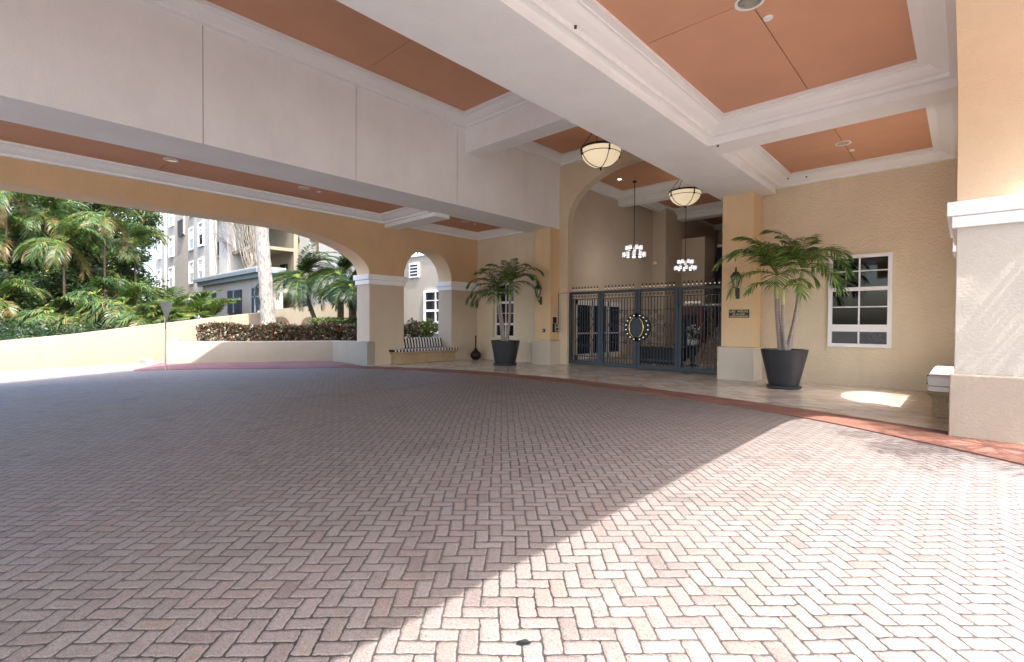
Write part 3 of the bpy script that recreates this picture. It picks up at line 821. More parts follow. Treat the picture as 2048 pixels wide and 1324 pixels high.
# name sign
sg = thing('name_sign', (-4.40, 13.605, 1.76), 'small black sign with gold lettering below the right lantern', 'sign')
f = MB(); f.box(-.265, .265, -.002, .012, -.118, .118, 'gold'); o = f.build('border'); o.parent = sg
f = MB(); f.box(-.258, .258, -.008, .006, -.111, .111, 'black'); o = f.build('sign_panel'); o.parent = sg
def lettering(txt, size, x, z, parent, name, sx=1.0, key='gold'):
    cu = bpy.data.curves.new('lettering', 'FONT'); cu.body = txt; cu.size = size; cu.align_x = 'CENTER'; cu.extrude = .002; cu.offset = .0006
    tmp = bpy.data.objects.new('tmp_text', cu); COL.objects.link(tmp)
    bpy.context.view_layer.update()
    me = bpy.data.meshes.new_from_object(tmp.evaluated_get(bpy.context.evaluated_depsgraph_get()))
    bpy.data.objects.remove(tmp)
    me.materials.clear(); me.materials.append(M[key])
    o = bpy.data.objects.new(name, me); COL.objects.link(o); o.parent = parent
    o.location = (x, -.0105, z); o.rotation_euler = (PI / 2, 0, 0); o.scale = (sx, 1, 1)
    return o
M['goldletter'] = plain("gold_letters", (0.72, 0.62, 0.36), 0.5)
lettering("LAS", .075, -.165, .032, sg, 'lettering', 1.25, 'goldletter'); lettering("OLAS", .075, .125, .032, sg, 'lettering', 1.15, 'goldletter')
lettering("by the river", .058, 0, -.030, sg, 'lettering', 1.15, 'goldletter'); lettering("CONDOMINIUMS", .046, 0, -.088, sg, 'lettering', 1.3, 'goldletter')
f = MB()
f.face([(-.045, -.0105, .082), (-.012, -.0105, .062), (.0, -.0105, .078), (.012, -.0105, .06), (.0, -.0105, .034), (-.022, -.0105, .055)], 'goldletter')
o = f.build('emblem'); o.parent = sg
# entry devices on the left pilaster
t = thing('card_reader', (-11.13, 13.70, 1.22), 'little black card reader on the front of the left pilaster', 'card reader')
f = MB(); f.box(-.05, .05, -.02, .02, -.06, .06, 'black'); o = f.build('housing', bevel=.006); o.parent = t
f = MB(); f.box(-.02, .02, -.024, -.0205, -.02, .02, 'steel'); o = f.build('lens'); o.parent = t
t = thing('keypad', (-10.855, 13.98, 1.62), 'black keypad with white hood on the side of the left pilaster', 'keypad')
f = MB(); f.box(-.015, .02, -.09, .09, -.13, .09, 'black'); o = f.build('keypad_panel', bevel=.005); o.parent = t
f = MB(); f.box(-.015, .05, -.10, .10, .091, .12, 'white_pl'); o = f.build('hood', bevel=.005); o.parent = t
t = thing('intercom', (-10.85, 14.02, 1.33), 'steel and black intercom box below the keypad', 'intercom')
f = MB(); f.box(-.02, .05, -.15, .15, -.17, .15, 'black'); o = f.build('housing', bevel=.008); o.parent = t
f = MB(); f.box(.051, .075, -.10, .13, -.14, .14, 'steel'); o = f.build('faceplate', bevel=.004); o.parent = t
f = MB(); f.box(.076, .08, -.06, .02, .03, .11, 'black'); f.box(.076, .08, -.06, .07, -.1, -.02, 'black'); o = f.build('keys'); o.parent = t
tag(MB().tube([(-10.85, 14.19, 1.48), (-10.85, 14.19, 2.56), (-10.5, 14.23, 2.58)], .011, 'black', 6).build('cable_conduit'), 'thin black conduit running from the intercom to the gate top', 'conduit')
# ================================================================== HANGING LAMPS
def dome_lamp(loc, top, label):
    t = thing('dome_pendant', loc, label, 'pendant lamp', 'alabaster bowl pendants on chains')
    R_ = .60; n = 32
    f = MB(); prof = [(.001, -.46)] + [(R_ * .97 * math.sin(PI / 2 * k / 10), -.46 + .50 * (1 - math.cos(PI / 2 * k / 10))) for k in range(1, 11)]
    f.lathe((0, 0, 0), prof + [(R_ * .95, .06)], 'bowl', n, False); o = f.build('glass_bowl', smooth=60); o.parent = t
    f = MB(); f.lathe((0, 0, .04), [(R_ * .95, 0), (R_ * 1.0, .0), (R_ * 1.02, .03), (R_ * 1.0, .06), (R_ * .95, .06), (R_ * .95, 0)], 'bronze', n, False); o = f.build('rim', smooth=30); o.parent = t
    f = MB(); r2 = R_ * .955; f.tube([(r2 * math.cos(2 * PI * k / n), r2 * math.sin(2 * PI * k / n), -.10) for k in range(n + 1)], .011, 'bronze', 5, False); o = f.build('band', smooth=40); o.parent = t
    for q in range(4):
        a = PI / 4 + q * PI / 2 + .2
        f = MB(); pts = []
        for k in range(11):
            th = PI / 2 * k / 10
            pts.append(((R_ * .985 * math.sin(th) + .004) * math.cos(a), (R_ * .985 * math.sin(th) + .004) * math.sin(a), -.468 + .51 * (1 - math.cos(th))))
        f.tube(pts, .012, 'bronze', 5); f.lathe((R_ * 1.0 * math.cos(a), R_ * 1.0 * math.sin(a), -.12), [(.001, -.04), (.04, 0), (.02, .05), (.03, .1), (.001, .2)], 'bronze', 6)
        o = f.build('strap', smooth=50); o.parent = t
        f = MB()
        p0 = Vector((R_ * math.cos(a), R_ * math.sin(a), .09)); p1 = Vector((.03 * math.cos(a), .03 * math.sin(a), top)); L = (p1 - p0).length; m = int(L / .055); d = (p1 - p0) / m
        for k in range(m):
            c0 = p0 + d * k; c1 = p0 + d * (k + 1.25)
            f.bar(c0, c1, .020 if k % 2 else .008, 'bronze', .008 if k % 2 else .020)
        o = f.build('chain'); o.parent = t
    f = MB(); f.lathe((0, 0, -.54), [(.001, -.03), (.022, 0), (.034, .03), (.018, .05), (.04, .075), (.02, .09)], 'bronze', 10); o = f.build('finial', smooth=50); o.parent = t
    f = MB(); f.lathe((0, 0, top - .03), [(.10, 0), (.12, .03), (.10, .06)], 'bronze', 16); o = f.build('ceiling_plate', smooth=40); o.parent = t
    return t
dome_lamp((-7.97, 12.42, 6.56), .86, 'larger looking alabaster bowl pendant hanging nearest, in front of the gate arch')
dome_lamp((-7.97, 18.35, 6.50), .82, 'alabaster bowl pendant farther inside, hanging beyond the gate arch')
def chandelier(loc, top, label):
    t = thing('tiered_chandelier', loc, label, 'chandelier', 'two tier chandeliers inside the lobby')
    f = MB(); 
    f.tube([(0, 0, -.05), (0, 0, top)], .013, 'black', 6)
    for z, r in ((-.27, .42), (.0, .29)):
        f.tube([(r * math.cos(2 * PI * k / 24), r * math.sin(2 * PI * k / 24), z) for k in range(25)], .013, 'black', 5, False)
        for q in range(4): f.tube([(0, 0, z + .12), (r * math.cos(q * PI / 2), r * math.sin(q * PI / 2), z)], .009, 'black', 4)
    f.tube([(0, 0, -.3), (0, 0, .0)], .012, 'black', 6)
    o = f.build('frame', smooth=40); o.parent = t
    f = MB(); f.lathe((0, 0, top - .03), [(.03, -.05), (.09, 0), (.09, .03)], 'black', 12); o = f.build('ceiling_plate', smooth=40); o.parent = t
    for z, r, n in ((-.25, .42, 10), (.02, .29, 7)):
        for k in range(n):
            a = 2 * PI * k / n + .2
            f = MB(); f.lathe((r * math.cos(a), r * math.sin(a), z), [(.05, 0), (.062, .02), (.062, .15), (.055, .155)], 'shade', 10, True)
            o = f.build('shade', smooth=40); o.parent = t
    ld = bpy.data.lights.new('chandelier_light', 'POINT'); ld.energy = 7; ld.color = (1, .93, .84); ld.shadow_soft_size = .45
    lo = bpy.data.objects.new('chandelier_light', ld); COL.objects.link(lo); lo.parent = t; lo.location = (0, 0, -.45)
    return t
chandelier((-9.74, 17.66, 4.42), 2.75, 'candle style two tier chandelier against the plain brown lobby wall')
chandelier((-8.96, 20.75, 4.10), 3.15, 'candle style two tier chandelier hanging below the farther bowl pendant')
# recessed lights and detectors
def downlight(loc, label, r=.12):
    t = thing('recessed_light', loc, label, 'downlight', 'round recessed downlights')
    f = MB(); f.lathe((0, 0, -.012), [(r, .012), (r + .03, .012), (r + .03, 0), (r, 0), (r - .01, .02)], 'white_pl', 24, False); o = f.build('trim_ring', smooth=40); o.parent = t
    f = MB(); f.lathe((0, 0, -.012), [(r - .005, .004), (r * .75, .010), (r * .4, .0105), (.001, .0108)], 'chrome', 24, False); o = f.build('reflector', smooth=40); o.parent = t
def detector(loc, label):
    tag(MB().lathe(loc, [(.001, -.022), (.05, -.02), (.058, -.008), (.06, .0)], 'white_pl', 16).build('smoke_detector', smooth=40), label, 'detector', 'round white ceiling detectors')
zr, zl = 5.07 + .23 - .003, 4.9 + .2327 - .003
downlight((-1.93, 6.2, zr), 'recessed downlight at the top edge in the big right ceiling panel', .135)
downlight((-1.93, 12.3, zr), 'recessed downlight in the small right panel nearest the tan wall', .115)
downlight((-13.28, 2.9, zl), 'recessed downlight in the long left panel, nearer the camera')
downlight((-13.28, 5.95, zl), 'recessed downlight in the long left panel, farther along')
downlight((-13.28, 11.8, zl), 'recessed downlight in the small dark panel above the left palm', .12)
detector((-1.86, 6.68, zr), 'white detector beside the downlight of the big right panel')
detector((-1.86, 12.9, zr), 'white detector beside the downlight of the small right panel')
detector((-13.36, 6.4, zl), 'white detector beside the farther downlight of the long left panel')
detector((-13.3, 12.3, zl), 'white detector in the small dark panel above the left palm')
f = MB(); f.lathe((-9.0, 20.9 + 6, 7.30), [(.001, -.03), (.17, -.02), (.2, 0)], 'bulb', 20)
# lobby ceiling lights
for i, (x, y, lab) in enumerate(((-6.9, 27.3, 'bright round lobby ceiling light far back'), (-10.3, 17.45, 'small lit lobby ceiling light beside the chandelier rod'), (-6.4, 17.1, 'smaller lit lobby ceiling light near the chandelier rod'))):
    t = thing('lobby_light', (x, y, 7.315), lab, 'ceiling light')
    f = MB(); f.lathe((0, 0, 0), [(.001, -.03), ((.24, .07, .05)[i], -.025), ((.26, .08, .06)[i], 0)], 'bulb', 20); o = f.build('lamp_face', smooth=40); o.parent = t
    f = MB(); f.lathe((0, 0, 0), [((.26, .08, .06)[i], 0.002), ((.30, .1, .08)[i], -.004), ((.30, .1, .08)[i], .004)], 'trim', 20); o = f.build('trim_ring', smooth=40); o.parent = t
# little screw holes / sprinkler heads in the right crown moulding
for x, y, z, lab in ((-3.55, 9.66, 4.926, 'tiny dark sprinkler head where the right beams cross'), (-3.35, 13.92, 5.2, 'tiny dark sprinkler head at the inner corner of the small right panel'), (-2.95, 13.95, 5.17, 'tiny dark sprinkler head on the crown above the tan wall'),
                     (-3.52, 4.9, 5.07, 'tiny dark sprinkler head at the top of the picture')):
    tag(MB().lathe((x, y, z - .03), [(.001, 0), (.02, .004), (.014, .018), (.022, .032)], 'black', 8).build('sprinkler_head'), lab, 'sprinkler head')

# ================================================================== PALM FRONDS
G = Vector((0, 0, -1))
def frond(mb, base, az, el, length, droop, nleaf=26, leaf=.34, lw=.022, keys=('leaf_mg',), stem='leaf_by', vee=.35, hang=.35, start=.16, curl=0.0, taper=.8, rs=.012):
    """one pinnate leaf: curved midrib with paired leaflets"""
    p = Vector(base); pts = []; tans = []
    N = 14
    e = el; a = az
    for k in range(N + 1):
        t = Vector((math.cos(a) * math.cos(e), math.sin(a) * math.cos(e), math.sin(e)))
        pts.append(p.copy()); tans.append(t)
        p = p + t * (length / N)
        e -= droop / N * (0.5 + 1.0 * k / N); a += curl / N
    mb.tube(pts[::2] if N % 2 == 0 else pts, [rs * (1 - .85 * k / (N // 2)) for k in range(N // 2 + 1)], stem, 4, False)
    for j in range(nleaf):
        s = start + (1 - start) * (j + .5) / nleaf
        x = s * N; i = min(int(x), N - 1); fr = x - i
        c = pts[i].lerp(pts[i + 1], fr); t = tans[i].lerp(tans[i + 1], fr).normalized()
        side = t.cross(Vector((0, 0, 1)))
        if side.length < .1: side = Vector((math.sin(a), -math.cos(a), 0))
        side.normalize(); up = side.cross(t).normalized()
        ll = leaf * (max(0.02, math.sin(PI * (.10 + .84 * s))) ** .55) * random.uniform(.88, 1.08)
        ll = max(ll, leaf * .25)
        fa = math.radians(66 - 38 * s ** 2 + random.uniform(-8, 8))
        for sg_ in (-1, 1):
            d = (side * sg_ * math.sin(fa) + t * math.cos(fa) + up * (vee + random.uniform(-.15, .15))).normalized()
            m = c + d * ll * .5 + G * hang * ll * .10
            tp = c + d * ll * .92 + G * hang * ll * .55
            w = t * (lw * .5) if abs(d.dot(t)) < .8 else up * (lw * .5)
            wn2 = (w * 1.25)
            key = random.choice(keys) if random.random() > .03 else 'leaf_br'
            mb.face([c - w * .5, c + w * .5, m + wn2, m - wn2], key)
            mb.face([m - wn2, m + wn2, tp], key)

def potted_palm(loc, label, trunks, fronds, pot_r, pot_h, base_r, keys, group=None):
    t = thing('potted_palm', loc, label, 'potted palm', group)
    f = MB(); f.lathe((0, 0, .07), [(base_r, 0), (base_r * 1.02, .02), (pot_r * .985, pot_h - .12), (pot_r, pot_h - .07), (pot_r - .03, pot_h - .07), (pot_r - .05, pot_h - .14), (.001, pot_h - .14)], 'pot', 48, False)
    pot = f.build('pot', smooth=40); pot.parent = t
    f = MB(); f.lathe((0, 0, 0.002), [(base_r + .02, 0), (base_r + .055, .02), (base_r + .055, .055), (base_r + .03, .072), (base_r - .05, .072)], 'pot', 40, True); o = f.build('saucer', smooth=35); o.parent = pot
    f = MB()
    n = 30; rows = []
    for r in (.001, .12, .24, pot_r - .05): rows.append([(r * math.cos(2 * PI * k / n), r * math.sin(2 * PI * k / n), pot_h - .085 + random.uniform(-.012, .012)) for k in range(n)])
    f.grid(rows, 'gravel', True); o = f.build('gravel', smooth=60); o.parent = t
    for pts, r0, r1, shaft in trunks:
        f = MB(); q = catmull(pts, 6); m = len(q)
        rr = [r0 + (r1 - r0) * (k / (m - 1)) + (r0 * .28 * max(0, 1 - k / 4)) for k in range(m)]
        f.tube(q, rr, 'ringbark', 12); o = f.build('trunk', smooth=50); o.parent = t
        if shaft:
            f = MB(); d = (q[-1] - q[-3]).normalized(); f.tube([q[-1] - d * .02, q[-1] + d * shaft * .4, q[-1] + d * shaft], [r1 * 1.1, r1 * 1.15, r1 * .55], 'crownshaft', 10); o = f.build('crownshaft', smooth=50); o.parent = t
    for fr in fronds:
        f = MB(); kw = dict(keys=keys, vee=.12, hang=.45, lw=.032); kw.update(fr[5] if len(fr) > 5 else {})
        frond(f, fr[0], fr[1], fr[2], fr[3], fr[4], **kw)
        o = f.build('frond'); o.parent = t
    return t
SR = math.radians(42.8)          # azimuth that runs to the right in the photograph
def az(deg): return SR + math.radians(deg)   # 0 = right, 90 = away, 180 = left, 270 = to the viewer
c3 = (.42 * .73 - .0, .42 * .68, 2.45); c1 = (-.17 * .73, -.17 * .68, 2.12); c2 = (-.08, -.02, 1.9)
def sr(r, z, d=0): return (r * math.cos(SR) - d * math.sin(SR), r * math.sin(SR) + d * math.cos(SR), z)
tr_r = [([sr(.06, .82), sr(.13, 1.1), sr(.25, 1.65), sr(.33, 2.22)], .062, .042, .60),
        ([sr(-.05, .82, .03), sr(-.11, 1.3, .03), sr(-.15, 1.75, .03), sr(-.17, 2.1, .03)], .060, .047, .52),
        ([sr(-.0, .82, -.06), sr(-.05, 1.3, -.07), sr(-.08, 1.7, -.07), sr(-.08, 1.95, -.07)], .045, .036, .34)]
K = ('leaf_p2', 'leaf_p2', 'leaf_p3', 'leaf_p1')
A_, B_, C_ = sr(.36, 2.80), sr(-.17, 2.62, .03), sr(-.08, 2.28, -.07)
fr_r = [(A_, az(10), 1.05, 1.30, 2.3, dict(nleaf=24, leaf=.60)), (A_, az(-15), .75, 1.15, 2.3, dict(nleaf=24, leaf=.60)), (A_, az(60), 1.1, 1.2, 1.9, dict(nleaf=22, leaf=.56)), (A_, az(120), 1.2, 1.2, 1.9, dict(nleaf=22, leaf=.56)),
        (A_, az(185), 1.15, 1.05, 1.9, dict(nleaf=22, leaf=.56)), (A_, az(265), .9, 1.0, 2.4, dict(nleaf=24, leaf=.40)), (A_, az(320), 1.0, 1.1, 2.2, dict(nleaf=22, leaf=.56)), (A_, az(220), .5, .8, 2.1, dict(nleaf=21, leaf=.38)), (A_, az(100), 1.3, 1.2, 1.3, dict(nleaf=24, leaf=.34)),
        (B_, az(172), 1.0, 1.55, 2.1, dict(nleaf=27, leaf=.62)), (B_, az(190), 1.15, 1.35, 2.1, dict(nleaf=26, leaf=.60)), (B_, az(150), 1.15, 1.2, 1.7, dict(nleaf=24, leaf=.58)), (B_, az(95), 1.3, 1.3, 1.3, dict(nleaf=24, leaf=.54)),
        (B_, az(60), 1.25, 1.25, 1.5, dict(nleaf=24, leaf=.54)), (B_, az(20), 1.1, 1.0, 1.9, dict(nleaf=24, leaf=.40)), (B_, az(215), 1.2, 1.15, 1.7, dict(nleaf=24, leaf=.58)), (B_, az(115), 1.3, 1.35, 1.2, dict(nleaf=26, leaf=.36)),
        (A_, az(5), .25, 1.2, 1.9, dict(nleaf=24, leaf=.56)), (A_, az(345), .05, 1.0, 1.6, dict(nleaf=22, leaf=.52)), (A_, az(290), .3, 1.0, 2.0, dict(nleaf=22, leaf=.54)), (A_, az(45), 1.45, 1.25, 1.9, dict(nleaf=26, leaf=.5)), (A_, az(140), 1.5, 1.3, 1.7, dict(nleaf=26, leaf=.5)),
        (B_, az(180), .35, 1.3, 1.9, dict(nleaf=26, leaf=.58)), (B_, az(240), .3, 1.0, 2.0, dict(nleaf=22, leaf=.54)), (B_, az(160), 1.4, 1.35, 1.6, dict(nleaf=26, leaf=.52)), (B_, az(330), .5, .9, 2.0, dict(nleaf=22, leaf=.5)),
        (C_, az(195), .55, 1.05, 1.7, dict(nleaf=24, leaf=.40)), (C_, az(280), .6, .75, 2.4, dict(nleaf=24, leaf=.38, keys=('leaf_p1', 'leaf_p1', 'leaf_p2'))), (C_, az(310), 1.0, .65, 2.3, dict(nleaf=21, leaf=.34, keys=('leaf_p1', 'leaf_p1', 'leaf_p2')))]
potted_palm((-3.07, 12.62, 0), 'large three stemmed palm in a black pot between the sign pilaster and the window', tr_r, fr_r, .49, .90, .31, K, 'palms in black pots beside the gate')
tr_l = [([sr(-.05, .82), sr(-.08, 1.3), sr(-.14, 1.75), sr(-.18, 2.15)], .055, .04, .3),
        ([sr(-.1, .82, .05), sr(-.16, 1.3, .05), sr(-.22, 1.8, .05), sr(-.26, 2.1, .05)], .045, .035, .3),
        ([sr(.06, .82), sr(.11, 1.3), sr(.15, 1.8), sr(.15, 2.3)], .055, .042, .55)]
A2, B2, C2 = sr(.15, 2.85), sr(-.20, 2.62), sr(-.30, 2.45, .05)
DK = ('leaf_p2', 'leaf_p3', 'leaf_p3')
fr_l = [(A2, az(0), 1.1, 1.35, 2.0, dict(nleaf=25, leaf=.54)), (A2, az(20), .9, 1.25, 2.2, dict(nleaf=24, leaf=.54)), (A2, az(-25), 1.0, 1.0, 2.1, dict(nleaf=24, leaf=.40)), (A2, az(75), 1.35, 1.2, 1.0, dict(nleaf=24, leaf=.38)), (A2, az(150), 1.25, 1.2, 1.5, dict(nleaf=22, leaf=.52)),
        (A2, az(190), 1.1, 1.2, 1.9, dict(nleaf=22, leaf=.52)), (A2, az(250), .9, .9, 2.2, dict(nleaf=22, leaf=.36)), (A2, az(110), 1.35, 1.2, 1.2, dict(nleaf=24, leaf=.34)),
        (B2, az(175), .95, 1.35, 2.2, dict(nleaf=25, leaf=.54)), (B2, az(200), .7, 1.25, 2.3, dict(nleaf=23, leaf=.52)), (B2, az(160), 1.2, 1.2, 1.6, dict(nleaf=23, leaf=.52)), (B2, az(60), 1.2, .9, 1.8, dict(nleaf=22, leaf=.36)), (B2, az(230), .6, 1.0, 2.2, dict(nleaf=22, leaf=.38)),
        (A2, az(355), .4, 1.1, 2.0, dict(nleaf=24, leaf=.52)), (A2, az(280), .3, .9, 2.0, dict(nleaf=22, leaf=.5)), (A2, az(40), 1.4, 1.2, 1.8, dict(nleaf=24, leaf=.5)), (B2, az(180), .25, 1.15, 1.8, dict(nleaf=24, leaf=.54)), (B2, az(140), 1.4, 1.25, 1.7, dict(nleaf=24, leaf=.5)), (B2, az(250), .2, .9, 1.9, dict(nleaf=22, leaf=.5)),
        (C2, az(182), .55, 1.2, 2.0, dict(nleaf=24, leaf=.54)), (C2, az(210), .35, 1.0, 2.1, dict(nleaf=22, leaf=.4)), (C2, az(300), .9, .8, 2.4, dict(nleaf=21, leaf=.34)), (C2, az(130), 1.2, 1.1, 1.4, dict(nleaf=22, leaf=.38))]
potted_palm((-11.85, 12.45, 0), 'dark green palm in a black pot in front of the narrow left window', tr_l, fr_l, .51, .87, .36, DK, 'palms in black pots beside the gate')

# ================================================================== BENCHES, FLOOR VASE
def striped(mb, y0, y1, prof, n, keys=('navy', 'wfab')):
    """cushion swept along y, alternating stripes around the profile"""
    w = (y1 - y0) / n
    for k in range(n):
        a = y0 + k * w; b = a + w
        e0 = .94 if k == 0 else 1; e1 = .94 if k == n - 1 else 1
        cx_ = sum(p[0] for p in prof) / len(prof); cz_ = sum(p[1] for p in prof) / len(prof)
        r0 = [(cx_ + (p[0] - cx_) * e0, a, cz_ + (p[1] - cz_) * e0) for p in prof]
        r1 = [(cx_ + (p[0] - cx_) * e1, b, cz_ + (p[1] - cz_) * e1) for p in prof]
        mb.grid([r0, r1], keys[k % 2], True)
        if k == 0: mb.face(r0[::-1], keys[0])
        if k == n - 1: mb.face(r1, keys[k % 2])
def rprof(x0, x1, z0, z1, r, lean=0):
    P = []
    for cx_, cz_, a0 in ((x1 - r, z1 - r, 0), (x0 + r, z1 - r, 90), (x0 + r, z0 + r, 180), (x1 - r, z0 + r, 270)):
        for k in range(4):
            a = math.radians(a0 + 30 * k); z = cz_ + r * math.sin(a)
            P.append((cx_ + r * math.cos(a) + lean * (z - z0), z))
    return P
def bench(sgn, xw, y0, y1, label, sc, tall, lab_b, lab_s):
    t = thing('stone_bench', (xw, (y0 + y1) / 2, 0), label, 'bench', 'stone benches in the small side arches')
    h = (y1 - y0) / 2
    X = lambda a, b: (a * sgn, b * sgn)
    e_ = 0 if sgn > 0 else .09
    f = MB(); x = X(.18 + e_, -.5); f.box(*x, -h + .06, h - .06, 0, .40, 'stone'); o = f.build('base', bevel=.01); o.parent = t
    f = MB(); x = X(.21 + e_, -.5); f.box(*x, -h + .03, h - .03, .33, .36, 'stone'); x = X(.24 + e_, -.5); f.box(*x, -h, h, .361, .42, 'stone'); o = f.build('seat_slab', bevel=.012); o.parent = t
    c = MB()
    if sgn > 0: pr = rprof(xw - .42, xw + .26, .425, .425 + tall, .035)
    else: pr = rprof(xw - .26, xw + .42, .425, .425 + tall, .035)
    if sgn > 0:
        striped(c, y0 - .02, y1 + .02, pr, sc)
    else:
        n = 9
        for (z0_, z1_) in ((.425, .505), (.512, .65)):
            pr = rprof(xw - .34, xw + .42, z0_, z1_, .03)
            striped(c, y0 - .02, y1 + .02, pr, sc, ('wfab', 'wfab', 'navy')[:2])
        c.box(xw - .345, xw + .4, y0 + .32, y0 + .36, .5, .653, 'navy')
    tag(c.build('seat_cushion', smooth=50), lab_s, 'cushion')
    return t
bench(1, XL, 9.72, 12.68, 'coral stone bench inside the small arch on the left', 43, .085, '', 'long black and white striped seat pad on the left bench')
bench(-1, XR, 10.2, 13.3, 'coral stone bench on the right beside the tall planter', 9, .22, '', 'thick white seat pads on the right bench')
c = MB(); striped(c, 10.05, 12.35, rprof(XL - .46, XL - .30, .515, .90, .06, -.25), 35)
tag(c.build('back_cushion', smooth=50), 'striped rounded backrest pad leaning in the small left arch', 'cushion')
t = thing('ash_urn', (-14.45, 13.45, 0), 'bulbous dark metal urn with a long thin neck in the left corner', 'urn')
f = MB(); f.lathe((0, 0, 0), [(.10, 0), (.13, .03), (.20, .12), (.215, .20), (.19, .27), (.12, .34), (.07, .40), (.045, .46)], 'bronze', 24); o = f.build('body', smooth=50); o.parent = t
f = MB(); f.lathe((0, 0, .46), [(.03, 0), (.026, .45), (.036, .46), (.036, .5), (.02, .51)], 'bronze', 12); o = f.build('neck', smooth=40); o.parent = t
# right planter in front of the pier
t = thing('corner_planter', (0.6, 9.0, 0), 'tall beige stucco planter box at the right edge', 'planter')
f = MB(); f.box(-.74, 1.4, -.30, -.09, -.2, .82, 'planter_st'); o = f.build('planter_wall', bevel=.015); o.parent = t
f = MB(); f.box(1.402, 1.55, -.30, 2.4, -.2, .80, 'planter_st'); o = f.build('side_wall', bevel=.015); o.parent = t

# ================================================================== LEFT SIDE WALLS
def wall_strip(name, pts, th, label, cat, key, cap=None, **kw):
    """wall through pts = [(x, y, zbase, ztop)] with thickness th to the left of the running direction, rounded top"""
    mb = MB(); rows = []
    n = len(pts)
    for i, (x, y, zb, zt) in enumerate(pts):
        a = Vector(pts[max(i - 1, 0)][:2]); b = Vector(pts[min(i + 1, n - 1)][:2]); d = (b - a).normalized(); nn = Vector((-d.y, d.x)) * th
        rows.append([(x, y, zb), (x, y, zt - .05), (x + nn.x * .08, y + nn.y * .08, zt - .015), (x + nn.x * .25, y + nn.y * .25, zt), (x + nn.x * .75, y + nn.y * .75, zt),
                     (x + nn.x * .92, y + nn.y * .92, zt - .015), (x + nn.x, y + nn.y, zt - .05), (x + nn.x, y + nn.y, zb)])
    mb.grid(rows, key); mb.face(rows[0][::-1], key); mb.face(rows[-1], key)
    return tag(mb.build(name, smooth=35), label, cat)
ramp_pts = [(-28.5, -8.0, -1.0, -.35), (-26.2, -3.0, -.9, .3), (-24.4, .35, -.6, .76), (-23.4, 2.2, -.5, 1.0), (-22.9, 4.15, -.4, 1.32), (-22.75, 4.9, -.3, 1.42), (-22.6, 6.2, -.3, 1.62), (-22.45, 8.4, -.3, 1.92)]
wall_strip('ramp_wall', ramp_pts, .3, 'long cream wall rising along the ramp below the jungle of palms', 'wall', 'cream')
pw = [(-19.85, 4.15, -.2, .77), (-19.05, 5.6, -.1, .77), (-18.35, 7.1, -.05, .77), (-17.35, 8.85, -.05, .78), (-16.4, 8.98, -.05, .80), (-14.86, 8.82, -.05, .82)]
wall_strip('planter_wall', pw, .28, 'low beige wall with a curved top holding the hedge', 'wall', 'lowwall')
wall_strip('planter_end_wall', [(-22.9, 4.95, -.3, .78), (-20.9, 4.45, -.3, .78), (-19.85, 4.15, -.3, .77)], .28, 'short low cream wall end behind the triangular sign', 'wall', 'lowwall')
tag(MB().box(-22.75, -21.6, 3.95, 4.15, -.2, .06, 'grey_st').build('drain_box', bevel=.01), 'grey concrete drain box against the ramp wall', 'drain')
# sign on post, seen from behind
t = thing('yield_sign', (-18.14, 3.80, -.08), 'triangular traffic sign on a thin post seen from behind', 'sign')
f = MB(); f.tube([(0, 0, 0), (0, 0, 2.15)], .022, 'steel', 8); o = f.build('post', smooth=40); o.parent = t
f = MB()
d = Vector((math.cos(math.radians(136)), math.sin(math.radians(136)), 0)); nn = Vector((d.y, -d.x, 0)) * .004
off = Vector((d.y, -d.x, 0)) * .03
tri = [d * -.32 + Vector((0, 0, 2.14)), d * .32 + Vector((0, 0, 2.14)), Vector((0, 0, 1.52))]
f.face([p + off + nn for p in tri], 'steel'); f.face([p + off - nn for p in tri][::-1], 'wfab')
for i in range(3):
    a, b = tri[i] + off, tri[(i + 1) % 3] + off
    f.face([a - nn, b - nn, b + nn, a + nn], 'steel')
o = f.build('sign_plate'); o.parent = t
f = MB(); f.bar((0, 0, 1.3), (0, 0, 2.1), .05, 'black', .02); o = f.build('bracket'); o.parent = t

# ================================================================== LEAF MASSES
def leaves(mb, sampler, n, size, keys, flat=.5):
    for _ in range(n):
        p = sampler(); s = size * random.uniform(.6, 1.3)
        u = Vector((random.gauss(0, 1), random.gauss(0, 1), random.gauss(0, 1) * flat)).normalized()
        v = Vector((random.gauss(0, 1), random.gauss(0, 1), random.gauss(0, 1)))
        v = (v - u * v.dot(u)).normalized()
        k = random.choice(keys)
        mb.face([p - u * s, p + v * s * .42, p + u * s, p - v * s * .42], k)
def along(pts):
    seg = [(Vector(a), Vector(b)) for a, b in zip(pts[:-1], pts[1:])]; L = [(b - a).length for a, b in seg]
    def f():
        r = random.random() * sum(L)
        for (a, b), l in zip(seg, L):
            if r <= l: return a.lerp(b, r / l), (b - a).normalized()
            r -= l
        return seg[-1][1], (seg[-1][1] - seg[-1][0]).normalized()
    return f
hp = along([(-20.2, 5.15), (-19.2, 6.9), (-18.3, 8.5), (-17.75, 9.4)])
hp2 = along([(-18.2, 9.45), (-15.95, 9.5)])
def hedge_s():
    p, d = (hp if random.random() < .72 else hp2)()
    w = random.uniform(-.35, .35); zz = .62 + random.random() ** .8 * .76
    if random.random() < .7:
        if random.random() < .5: zz = 1.30 + random.gauss(0, .045)
        else: w = -.36 if random.random() < .5 else .36
    return Vector((p.x - d.y * (w + .35), p.y + d.x * (w + .35), zz + .05 * math.sin(p.x * 3.1 + p.y * 2.2)))
